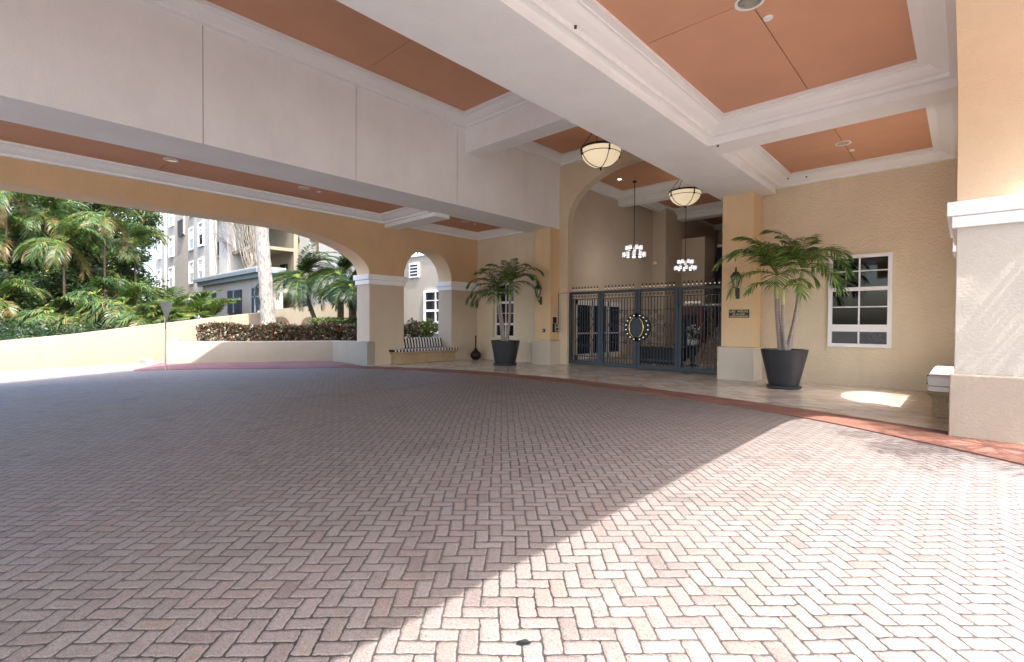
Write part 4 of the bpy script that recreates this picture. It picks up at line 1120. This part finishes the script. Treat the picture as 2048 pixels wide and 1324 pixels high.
# croton hedge: woody core + leaves
hd = thing('croton_hedge', (-18.8, 7.5, .62), 'clipped dark red and green hedge behind the low planter wall', 'hedge')
f = MB(); leaves(f, lambda: hedge_s() - Vector((-18.8, 7.5, .62)), 15000, .055, ('leaf_mr', 'leaf_mr', 'leaf_mr', 'leaf_rd', 'leaf_dg', 'leaf_br', 'leaf_rd', 'leaf_wh', 'leaf_jm', 'leaf_jd'), .9)
o = f.build('foliage'); o.parent = hd
f = MB()
for k in range(70):
    p, d = (hp if k < 50 else hp2)(); q = Vector((p.x - d.y * .35 + 18.8, p.y + d.x * .35 - 7.5, 0))
    for j in range(3): f.tube([q, q + Vector((random.uniform(-.2, .2), random.uniform(-.2, .2), .6))], [.012, .005], 'vine', 4)
o = f.build('stems'); o.parent = hd
gs = along([(-19.3, 9.2), (-18.2, 10.6), (-17.2, 11.2)])
def shrub_s():
    p, d = gs(); th = random.random() * 2 * PI; r = random.random() ** .4
    return Vector((p.x + r * math.cos(th) * .8, p.y + r * math.cos(th) * .5, .95 + .72 * r * abs(math.sin(th))))
f = MB(); leaves(f, shrub_s, 7000, .06, ('leaf_mg', 'leaf_lg', 'leaf_by', 'leaf_dg'), .5)
tag(f.build('green_shrubs'), 'mounded light green shrubbery behind the red hedge', 'shrubs', kind='stuff')
def bush(name, c, r, h, n, size, keys, label, cat='bush'):
    f = MB()
    blobs = [(random.uniform(-1, 1) * r * .6, random.uniform(-1, 1) * r * .6, random.uniform(.4, .85) * h, random.uniform(.3, .5) * r) for _ in range(7)]
    def s_():
        b = random.choice(blobs); v = Vector((random.gauss(0, 1), random.gauss(0, 1), random.gauss(0, 1))).normalized() * b[3] * random.uniform(.7, 1.05)
        return Vector((b[0], b[1], b[2])) + v
    t = thing(name, c, label, cat)
    leaves(f, s_, n, size, keys, .8); o = f.build('foliage'); o.parent = t
    f = MB()
    for b in blobs: f.tube([(0, 0, 0), (b[0] * .6, b[1] * .6, b[2] * .6), (b[0], b[1], b[2])], [.02, .012, .006], 'vine', 5)
    o = f.build('stems', smooth=50); o.parent = t
    return t
for i, (x, y, lab) in enumerate(((-16.9, 10.75, 'croton bush with purple leaves at the left in the small arch'), (-17.0, 11.9, 'croton bush with red and cream leaves in the middle of the small arch'), (-17.2, 13.2, 'yellow green bush at the right in the small arch'))):
    bush('croton_bush', (x, y, .6), .75, .85, 900, .085, (('leaf_mr', 'leaf_rd', 'leaf_wh', 'leaf_dg'), ('leaf_mr', 'leaf_rd', 'leaf_wh', 'leaf_lg'), ('leaf_by', 'leaf_yl', 'leaf_lg', 'leaf_mg'))[i], lab)
# ================================================================== TREES
def palm_tree(name, loc, label, trunk_pts, r0, r1, nfr, flen, keys, bark='ringbark', group=None, shaft=0, leaf=.5, lw=.03, nleaf=26, el=(.1, 1.3), droop=(1.6, 2.4), dead=0, cat='palm', hang=.5, splitparts=True):
    t = thing(name, loc, label, cat, group)
    q = catmull(trunk_pts, 5); m = len(q)
    f = MB(); f.tube(q, [r0 + (r1 - r0) * k / (m - 1) for k in range(m)], bark, 10)
    if shaft: pass
    o = f.build('trunk', smooth=50); o.parent = t
    top = q[-1]
    f = MB()
    for k in range(nfr):
        e = el[0] + (el[1] - el[0]) * ((k * .618) % 1); a = 2 * PI * k * .381966 + random.uniform(-.3, .3)
        kk = keys
        if dead > 1 and k < (dead + 1) // 2: kk = ('leaf_jy', 'leaf_br', 'leaf_br'); e = random.uniform(-.6, .1)
        elif dead and k < dead: kk = ('leaf_jy', 'leaf_jl', 'leaf_br')
        frond(f, top, a, e, flen * random.uniform(.8, 1.1), random.uniform(*droop), nleaf=nleaf, leaf=leaf, lw=lw, keys=kk, hang=hang, rs=.02)
    o = f.build('crown'); o.parent = t
    return t
# palms of the jungle beyond the ramp wall: x, y, crown height, frond count, length, label
JK = ('leaf_jl', 'leaf_jl', 'leaf_jl', 'leaf_jm', 'leaf_jm', 'leaf_jy'); JD = ('leaf_jm', 'leaf_jd', 'leaf_jl')
jungle = [
    (-39.3, 3.2, 6.1, 15, 2.3, 4, 'feather palm with orange tinged hanging fronds, largest in the middle of the jungle'),
    (-40.2, 5.2, 8.1, 13, 2.4, 3, 'tall palm with browned lower fronds left of the apartment block'),
    (-44.0, 2.7, 8.4, 14, 2.6, 1, 'bright green palm near the top, above the largest palm'),
    (-42.5, 1.0, 9.3, 12, 2.5, 3, 'yellowing palm touching the arch at the far left'),
    (-43.3, 0.9, 6.6, 12, 2.2, 2, 'slender palm at the left frame edge halfway up'),
    (-46.0, 2.2, 7.4, 13, 2.6, 0, 'dark palm deep in the jungle on the left'),
    (-42.3, 7.0, 6.9, 12, 2.3, 1, 'palm close to the apartment block corner with drooping leaves'),
    (-38.5, 0.7, 2.6, 10, 2.0, 1, 'low palm at the far left just above the wall'),
    (-35.5, 2.5, 1.9, 10, 1.7, 1, 'small pale palm peeking over the wall in the middle left'),
    (-36.3, 4.3, 3.0, 11, 2.0, 1, 'short shaded palm with silvery fronds over the wall'),
    (-33.8, 5.2, 2.4, 11, 2.2, 1, 'low spreading palm with long arching fronds near the sign'),
    (-31.6, 5.7, 1.7, 9, 1.5, 1, 'tiny palm tuft on the wall just left of the sign'),
    (-42.0, 2.9, 4.2, 12, 2.2, 2, 'mid height palm behind the largest one'),
    (-42.2, 5.9, 4.8, 12, 2.2, 1, 'mid height dark palm between the two tallest'),
    (-34.5, 3.4, 1.6, 9, 1.6, 1, 'low tuft of dark fronds behind the wall'),
]
for x, y, h, nf, fl, dead, lab in jungle:
    lean = random.uniform(-.8, .8)
    palm_tree('feather_palm', (x, y, .4), lab, [(lean, lean * .4, 0), (lean * .6, lean * .2, h * .45), (0, 0, h - .4)], .08, .05, nf + 8, fl * 1.12, JK if h > 5 or h < 3 else JD, bark='brownbark',
              group='feather palms beyond the ramp wall', leaf=.72, lw=.055, nleaf=30, dead=dead, hang=.9, el=(-.2, 1.3))
fan = [(-32.1, 7.0, 2.5, 'sunlit pale green palm right above the triangular sign'), (-32.4, 8.1, 2.5, 'sunlit palm with a broad upright leaf in front of the apartment block'), (-30.6, 8.5, 1.9, 'small sunlit palm beside the grey annex'), (-31.2, 7.6, 1.6, 'lowest sunlit palm tuft behind the wall crest')]
for x, y, h, lab in fan:
    palm_tree('young_palm', (x, y, .7), lab, [(0, 0, 0), (.05, 0, h * .3), (0, 0, h * .45)], .08, .06, 12, 1.9, ('leaf_jl', 'leaf_lg', 'leaf_jy', 'leaf_jm'), group='young palms behind the wall crest', leaf=.75, lw=.055, nleaf=28, el=(.35, 1.4), droop=(.9, 1.7), hang=.35)
# dense broadleaf trees filling the jungle
def leaf_cloud(n, R_, H_, size, keys, seed):
    random.seed(seed); f = MB()
    cl = []
    for _ in range(46):
        v = Vector((random.gauss(0, 1), random.gauss(0, 1), random.gauss(0, 1))).normalized() * random.uniform(.45, 1)
        cl.append((v.x * R_, v.y * R_, v.z * H_, random.uniform(.16, .32) * R_))
    per = n // len(cl)
    for c in cl:
        kk = random.choice(keys)
        def s_():
            v = Vector((random.gauss(0, 1), random.gauss(0, 1), random.gauss(0, .8))).normalized() * c[3] * random.uniform(.6, 1.1)
            return Vector(c[:3]) + v
        leaves(f, s_, per, size, kk, .6)
    return f
crowns = [leaf_cloud(11000, 3.2, 4.2, .13, (('leaf_jd', 'leaf_jm'), ('leaf_jd', 'leaf_jd', 'leaf_jm'), ('leaf_jm', 'leaf_jl'), ('leaf_jd', 'leaf_jm', 'leaf_jy')), s_).build('crown') for s_ in (3, 5)]
broad = [(-49, 0.2, 5.6, 'dense dark leafy tree behind the palms at the far left'), (-48.5, 4.2, 5.4, 'dense dark leafy tree behind the largest palm'), (-48.8, 6.7, 6.0, 'dense green tree just left of the apartment block'),
         (-46.8, 2.0, 3.0, 'low dark tree in the depth of the jungle'), (-46.3, 6.0, 2.6, 'low leafy tree below the tall browned palm'), (-52, 3, 9.6, 'tallest tree behind the jungle, cut by the arch'),
         (-51.8, 8.0, 10.0, 'tall tree with a small gap of sky beside the apartment block'), (-50.5, -2.5, 8.5, 'tall tree at the left edge of the picture'), (-44.5, -1.5, 4.0, 'leafy tree at the left edge behind the wall'),
         (-54, 5.5, 7.0, 'dark tree in the second row left of the apartment block'), (-54, 0.5, 6.5, 'dark tree in the second row at the far left'), (-49.5, 5.9, 9.2, 'tall dark tree above the tall browned palm'), (-48.5, 2.0, 8.0, 'tall dark tree above the bright green palm'),
         (-41.5, 4.5, 2.2, 'low dark tree behind the short shaded palm'), (-41.0, 0.5, 2.0, 'low dark tree above the wall at the far left'), (-44.5, 6.8, 1.8, 'low dark tree next to the sunlit young palms')]
for i, (x, y, z, lab) in enumerate(broad):
    t = thing('broadleaf_tree', (x, y, .4), lab, 'tree', 'broadleaf trees filling the jungle', random.random() * 6)
    c = crowns[i % 2] if i < 2 else crowns[i % 2].copy()
    if i >= 2: COL.objects.link(c)
    c.parent = t; c.location = (0, 0, z); c.scale = (1, 1, 1.0 if z > 4 else .8)
    f = MB(); f.tube([(0, 0, 0), (.2, .1, z * .4), (0, 0, z)], [.3, .22, .1], 'brownbark', 8)
    for k in range(5):
        a = k * 1.26; f.tube([(.1, .05, z * .5), (math.cos(a) * 1.6, math.sin(a) * 1.6, z + .6)], [.1, .03], 'brownbark', 5)
    o = f.build('trunk', smooth=50); o.parent = t
random.seed(21)
ug = along([(-28.5, -1.5), (-26.5, 1.2), (-25.5, 3.5), (-25.0, 6.0), (-25.5, 9.0)])
def under():
    p, d = ug(); w = random.random() ** 1.4 * 16
    return Vector((p.x - w - .6, p.y + random.uniform(-1.4, 1.4), .3 + random.random() * (.35 + .10 * w) + .2 * math.sin(w * 1.7 + p.y)))
f = MB(); leaves(f, under, 26000, .085, ('leaf_jd', 'leaf_jd', 'leaf_jd', 'leaf_jm'), .6)
tag(f.build('undergrowth'), 'dark leafy undergrowth between the palm trunks', 'undergrowth', kind='stuff')
# white royal palm trunk and boulder
rp = thing('royal_palm', (-20.45, 7.72, .6), 'thick pale royal palm trunk rising out of the frame behind the hedge', 'palm')
f = MB(); q = catmull([(0, 0, 0), (-.02, 0, 1.0), (-.12, -.07, 2.6), (-.24, -.15, 4.4), (-.3, -.2, 7.5)], 8); m = len(q)
f.tube([p + Vector((math.sin(i * 1.3) * .012, math.cos(i * 1.7) * .012, 0)) for i, p in enumerate(q)], [.325 - .07 * min(1, k / 12) + .008 * math.sin(k * 2.1) for k in range(m)], 'royal', 20); o = f.build('trunk', smooth=60); o.parent = rp
f = MB()
for k in range(10): frond(f, (-.3, -.2, 7.5), k * .63, random.uniform(.2, 1.2), 2.6, 1.9, nleaf=22, leaf=.6, lw=.05, keys=JD)
o = f.build('crown'); o.parent = rp
f = MB(); n = 18; rows = []
for i in range(9):
    th = PI / 2 * i / 8; rows.append([((.42 * math.cos(th) * (1 + .1 * math.sin(3 * a + i))) * math.cos(a), (.36 * math.cos(th) * (1 + .08 * math.cos(2 * a + i))) * math.sin(a), .36 * math.sin(th)) for a in [2 * PI * k / n for k in range(n)]])
f.grid(rows, 'rock', True); o = f.build('boulder', smooth=60); o.location = (-19.75, 7.95, 1.08)
tag(o, 'rounded grey boulder at the foot of the thick pale trunk', 'boulder')
tag(MB().box(-20.6, -19.2, 7.3, 9.0, .5, 1.1, 'dirt').build('raised_bed', bevel=.1), 'raised soil mound under the boulder', 'soil', kind='structure')
PK = ('leaf_pg', 'leaf_jd', 'leaf_jm', 'leaf_dg')
for x, y, h, pts, r, lab in ((-21.5, 9.45, 0, [(.75, .6, 0), (.45, .4, 1.0), (.1, .1, 2.2), (0, 0, 2.7)], .10, 'leaning date palm with a curved trunk nearest the pale trunk'),
                             (-20.65, 10.9, 0, [(0, 0, 0), (.03, 0, 1.5), (0, 0, 2.9)], .15, 'upright date palm in the middle of the wide arch'),
                             (-18.85, 10.5, 0, [(.0, .0, 0), (0, 0, 1.4), (0, 0, 2.2)], .17, 'shaggy thick date palm beside the white pier')):
    palm_tree('date_palm', (x, y, .75), lab, pts, r, r * .85, 52, 2.05 if r < .16 else 1.6, PK, bark='brownbark', group='date palms behind the hedge', leaf=.40, lw=.03, nleaf=40, el=(-.3, 1.35), droop=(1.4, 2.2), hang=.4)
# slender trunk in the small arch
t = thing('slender_tree', (-17.2, 11.15, .6), 'slender mossy trunk at the left side inside the small arch', 'tree')
f = MB(); f.tube([(0, 0, 0), (-.05, -.05, 1.4), (-.12, -.12, 3.6)], [.13, .10, .07], 'brownbark', 8); o = f.build('trunk', smooth=50); o.parent = t
f = MB(); leaves(f, lambda: Vector((random.gauss(-.1, .5), random.gauss(-.1, .5), random.gauss(4.6, .45))), 700, .12, ('leaf_mg', 'leaf_dg'), .6); o = f.build('crown'); o.parent = t
# shadow casting palms just outside the frame on the right
palm_tree('feather_palm', (3.05, 7.75, -.1), 'palm outside the right arch whose fronds shade the kerb', [(0, 0, 0), (.1, 0, 2), (0, 0, 4.6)], .1, .07, 16, 1.9, JK, leaf=.5, lw=.035, nleaf=22, el=(-.1, 1.0), droop=(1.0, 1.8))
t = thing('slim_pole', (2.1, 12.52, -.1), 'slim pole outside the right small arch', 'pole'); f = MB(); f.tube([(0, 0, 0), (0, 0, 5.2)], .045, 'steel', 10); o = f.build('post', smooth=40); o.parent = t
f = MB(); f.lathe((0, 0, 5.2), [(.06, 0), (.08, .03), (.001, .1)], 'steel', 10); o = f.build('cap', smooth=40); o.parent = t

# ================================================================== FAR BUILDINGS
def wbox(mb, x0, x1, yf, z0, z1, key='white_st', d=.05): mb.box(x0, x1, yf - d, yf, z0, z1, key)
def fbuild(loc, label): return thing('apartment_building', loc, label, 'building')
ap = fbuild((0, 0, 0), 'tall tan and white apartment block with sash windows seen through the wide arch')
def ch(mb, name, parent, **kw): o = mb.build(name, **kw); o.parent = parent; return o
def far_window(parent, x0, x1, y, z0, z1, split=True):
    f = MB(); e = .13
    f.box(x0 - e, x0, y - .10, y - .002, z0 - e, z1 + e, 'white_pl'); f.box(x1, x1 + e, y - .10, y - .002, z0 - e, z1 + e, 'white_pl')
    f.box(x0, x1, y - .10, y - .002, z0 - e, z0, 'white_pl'); f.box(x0, x1, y - .10, y - .002, z1, z1 + e, 'white_pl')
    zm = (z0 + z1) / 2
    f.box(x0, x1, y - .08, y - .002, zm - .04, zm + .04, 'white_pl')
    for k in (1, 2): f.box(x0 + (x1 - x0) * k / 3 - .02, x0 + (x1 - x0) * k / 3 + .02, y - .07, y - .002, zm, z1, 'white_pl')
    f.box(x0, x1, y - .07, y - .002, (zm + z1) / 2 - .02, (zm + z1) / 2 + .02, 'white_pl')
    w = ch(f, 'window', parent)
    p = MB(); p.box(x0, x1, y - .045, y - .001, z0, z1, 'glass'); ch(p, 'pane', w)
f = MB()
f.box(-64, -60.2, 13.5, 22, -1, 17.5, 'grey_st'); f.box(-60.2, -56.6, 11.8, 22, -1, 17.5, 'white_st'); f.box(-52.4, -46.5, 12, 13.2, -1, 17.5, 'grey_st'); f.box(-56.6, -52.4, 12, 13.2, -1, 17.5, 'grey_st')
f.box(-56.6, -46.5, 13.2, 22, -1, 17.5, 'grey_st'); f.box(-46.5, -42.3, 11.7, 22, -1, 17.5, 'white_st')
f.box(-42.3, -40.8, 13.6, 22, -1, 17.5, 'cream'); f.box(-40.8, -39.0, 11.9, 13.0, -1, 17.5, 'white_st')
f.box(-40.8, -37.0, 14.6, 22, -1, 17.5, 'cream'); f.box(-37.0, -34.2, 14.6, 14.9, -1, 17.5, 'cream'); f.box(-34.4, -33.5, 11.9, 12.5, -1, 17.5, 'grey_st')
ch(f, 'wall', ap)
for z in (3.5, 6.35, 9.2, 12.05):
    f = MB(); f.box(-42.3, -34.2, 12.2, 14.6, z, z + .22, 'cream'); ch(f, 'balcony_floor', ap)
    f = MB()
    f.box(-42.3, -40.8, 12.2, 12.25, z + 1.2, z + 1.26, 'black')
    for k in range(12): f.box(-42.25 + k * .12, -42.22 + k * .12, 12.2, 12.23, z + .22, z + 1.2, 'black')
    ch(f, 'balcony_rail', ap)
for z in (.1, 2.95, 5.8, 8.65):
    for x in (-58.4,): far_window(ap, x - .5, x + .5, 11.8, z + 1.95, z + 3.5)
    far_window(ap, -55.4, -54.1, 12, z + 1.85, z + 3.5); far_window(ap, -48.7, -47.5, 12, z + 1.85, z + 3.5); far_window(ap, -44.9, -43.8, 11.7, z + 1.75, z + 3.4)
f = MB(); f.box(-52.3, -50.3, 11.93, 11.999, 9.1, 12.6, 'white_st'); b_ = ch(f, 'loggia', ap)
f = MB(); f.box(-51.6, -50.4, 11.90, 11.929, 9.2, 12.5, 'grey_st'); ch(f, 'recess', b_)
f = MB()
for k in range(10): f.box(-51.9 + k * .16, -51.86 + k * .16, 11.8, 11.84, 9.1, 10.4, 'black')
f.box(-51.95, -50.3, 11.79, 11.85, 10.4, 10.46, 'black'); ch(f, 'railing', b_)
for z in (3, 6, 9, 12):
    f = MB(); f.box(-62.0, -60.25, 13.3, 13.49, z, z + 2.2, 'black'); ch(f, 'side_opening', ap)
f = MB(); f.box(-36.3, -35.2, 14.5, 14.59, 3.8, 5.6, 'glass'); ch(f, 'balcony_door', ap)
# annex in front
an = thing('grey_annex', (0, 0, 0), 'single storey grey annex with a blue grey cornice and dark shuttered windows', 'building')
f = MB(); f.box(-39.6, -28.6, 10.5, 11.6, -1, 3.95, 'annex'); ch(f, 'wall', an)
f = MB(); f.box(-39.9, -28.4, 10.25, 11.65, 3.95, 4.2, 'bluegrey'); f.box(-40.1, -28.3, 10.05, 11.65, 4.2, 4.42, 'bluegrey'); f.box(-40.1, -28.3, 10.1, 11.65, 4.421, 4.52, 'white_st'); ch(f, 'cornice', an)
for x0, x1 in ((-34.1, -31.8), (-30.0, -28.9), (-38.0, -36.6)):
    f = MB(); f.box(x0, x1, 10.40, 10.499, 2.0, 3.4, 'shutter'); w = ch(f, 'window', an)
    f = MB(); f.box((x0 + x1) / 2 - .05, (x0 + x1) / 2 + .05, 10.36, 10.40, 2.0, 3.4, 'bluegrey'); f.box(x0, x1, 10.36, 10.40, 2.85, 2.92, 'bluegrey'); ch(f, 'shutter_bar', w)
# white wing with arches
ww = thing('white_wing', (0, 0, 0), 'white stucco wing with small arched openings behind the date palms', 'building')
f = MB()
AW = arch_curve(-35.5, -34.1, 6.9, 7.55, .699, 8); BW = arch_curve(-32.7, -31.3, 6.9, 7.55, .699, 8)
wall_over(f, 'x', 0, 0, 15, 15.5, 9.5, AW, 'white_st', 'cream'); wall_over(f, 'x', 0, 0, 15, 15.5, 9.5, BW, 'white_st', 'cream')
for x0, x1 in ((-38, -35.5), (-34.1, -32.7), (-31.3, -24.8)): f.box(x0, x1, 15, 15.5, 6.0, 9.5, 'white_st')
f.box(-38, -24.8, 15, 15.5, -1, 6.0, 'white_st'); f.box(-38, -24.8, 17, 17.3, -1, 9.5, 'cream'); f.box(-38, -24.8, 15.5, 17, 5.8, 6.0, 'cream')
ch(f, 'wall', ww)
f = MB(); f.box(-33.5, -32.2, 14.93, 14.999, 2.3, 4.1, 'bluegrey'); w = ch(f, 'louvre_window', ww)
f = MB()
for k in range(8): f.box(-33.4, -32.3, 14.90, 14.93, 2.42 + k * .2, 2.5 + k * .2, 'shutter')
ch(f, 'louvre', w)
# low cream wall with dark arches
lw_ = thing('garden_wall', (0, 0, 0), 'cream garden wall with dark arched niches behind the date palms', 'wall')
f = MB(); d = Vector((3.13, 2.9, 0)).normalized(); nn = Vector((-d.y, d.x, 0)); c0 = Vector((-26.6, 9.5, 0))
L = 5.6
rows = []
for s_ in range(12):
    x = L * s_ / 11; p = c0 + d * x; zt = 2.05 + .09 * x
    rows.append([(p.x, p.y, 0), (p.x, p.y, zt), (p.x + nn.x * .3, p.y + nn.y * .3, zt), (p.x + nn.x * .3, p.y + nn.y * .3, 0)])
f.grid(rows, 'cream'); f.face(rows[0][::-1], 'cream'); f.face(rows[-1], 'cream'); ch(f, 'wall', lw_)
for s_ in (1.2, 2.7, 4.1):
    f = MB(); p = c0 + d * s_ - nn * .01; q = [p + d * (.45 * math.cos(a)) + Vector((0, 0, 1.35 + .4 * math.sin(a))) for a in [PI * k / 8 for k in range(9)]]
    f.face([p + d * .45] + q + [p - d * .45], 'brownbark'); ch(f, 'niche', lw_)
# cream building behind the small arch
cb = thing('cream_house', (0, 0, 0), 'cream stucco house with a white window seen through the small arch', 'building')
f = MB(); f.box(-27, -17.5, 17, 20, -.5, 5.45, 'lowwall'); ch(f, 'wall', cb)
f = MB(); f.box(-27, -17.4, 16.93, 16.999, 5.3, 5.5, 'trim'); ch(f, 'coping', cb)
f = MB()
for k in range(26): f.box(-26 + k * .3, -25.94 + k * .3, 17.05, 17.1, 5.5, 6.5, 'bluegrey')
f.box(-26, -18.3, 17.0, 17.12, 6.45, 6.52, 'bluegrey'); ch(f, 'roof_railing', cb)
f = MB(); f.box(-23.95, -23.0, 16.93, 16.999, 4.1, 4.95, 'trim')
v = ch(f, 'vent', cb); f = MB()
for k in range(4): f.box(-23.83, -23.12, 16.91, 16.93, 4.2 + k * .18, 4.3 + k * .18, 'black')
ch(f, 'vent_slots', v)
wq = thing_part('window', cb)
f = MB()
x0, x1, z0, z1 = -22.5, -20.4, .9, 3.3
for a, b in ((x0, x0 + .14), (x1 - .14, x1), ((x0 + x1) / 2 - .03, (x0 + x1) / 2 + .03)): f.box(a, b, 16.9, 16.999, z0, z1, 'white_pl')
for z in (z0, z1 - .12): f.box(x0 + .14, x1 - .14, 16.905, 16.999, z, z + .12, 'white_pl')
for z in (1.45, 2.1, 2.7): f.box(x0 + .14, x1 - .14, 16.92, 16.999, z, z + (.12 if z != 2.7 else .04), 'white_pl')
ch(f, 'window_frame', wq)
f = MB(); f.box(x0 + .1, x1 - .1, 16.95, 16.997, z0 + .05, z1 - .05, 'glass'); ch(f, 'pane', wq)
# climbing vines over the balcony corner
t = thing('climbing_vine', (0, 0, 0), 'bare woody vines climbing over the balcony corner of the apartment block', 'vine')
f = MB()
random.seed(5)
for k in range(48):
    x = random.uniform(-33.9, -32.6) if k % 3 else random.uniform(-34.5, -33.2); y = 11.86; z = 3.8
    pts = [(x, y, z)]; dx = random.uniform(-.55, .05)
    for j in range(8):
        z += random.uniform(.5, 1.1); x += dx * random.uniform(.2, 1.6) + random.uniform(-.12, .12); pts.append((x, y - random.uniform(0, .12), z))
    f.tube(pts, [.032 * (1 - j / 10) for j in range(9)], 'vine', 4, False)
for k in range(60):
    x = random.uniform(-40.6, -33.3); z = random.uniform(6, 11); pts = []
    a = random.uniform(2.2, 3.0)
    for j in range(7): pts.append((x, 11.83 + random.uniform(-.05, .02), z)); x += .5 * math.cos(a); z += .35 * math.sin(a) + .12; a += random.uniform(-.5, .5)
    f.tube(pts, .018, 'vine', 3, False)
o = f.build('branches'); o.parent = t
# small things lying on the pavers and tiles
f = MB(); f.face([(-.05, -.018, .003), (-.02, -.03, .008), (.035, -.02, .012), (.055, .006, .006), (.01, .026, .012), (-.04, .015, .004)], 'black')
o = f.build('dead_leaf'); o.location = (-1.475, 1.685, -0.028); o.scale = (.7, .7, 1); o.rotation_euler = (0, 0, .6)
tag(o, 'single curled black leaf lying on the sunlit pavers near the bottom edge', 'leaf')
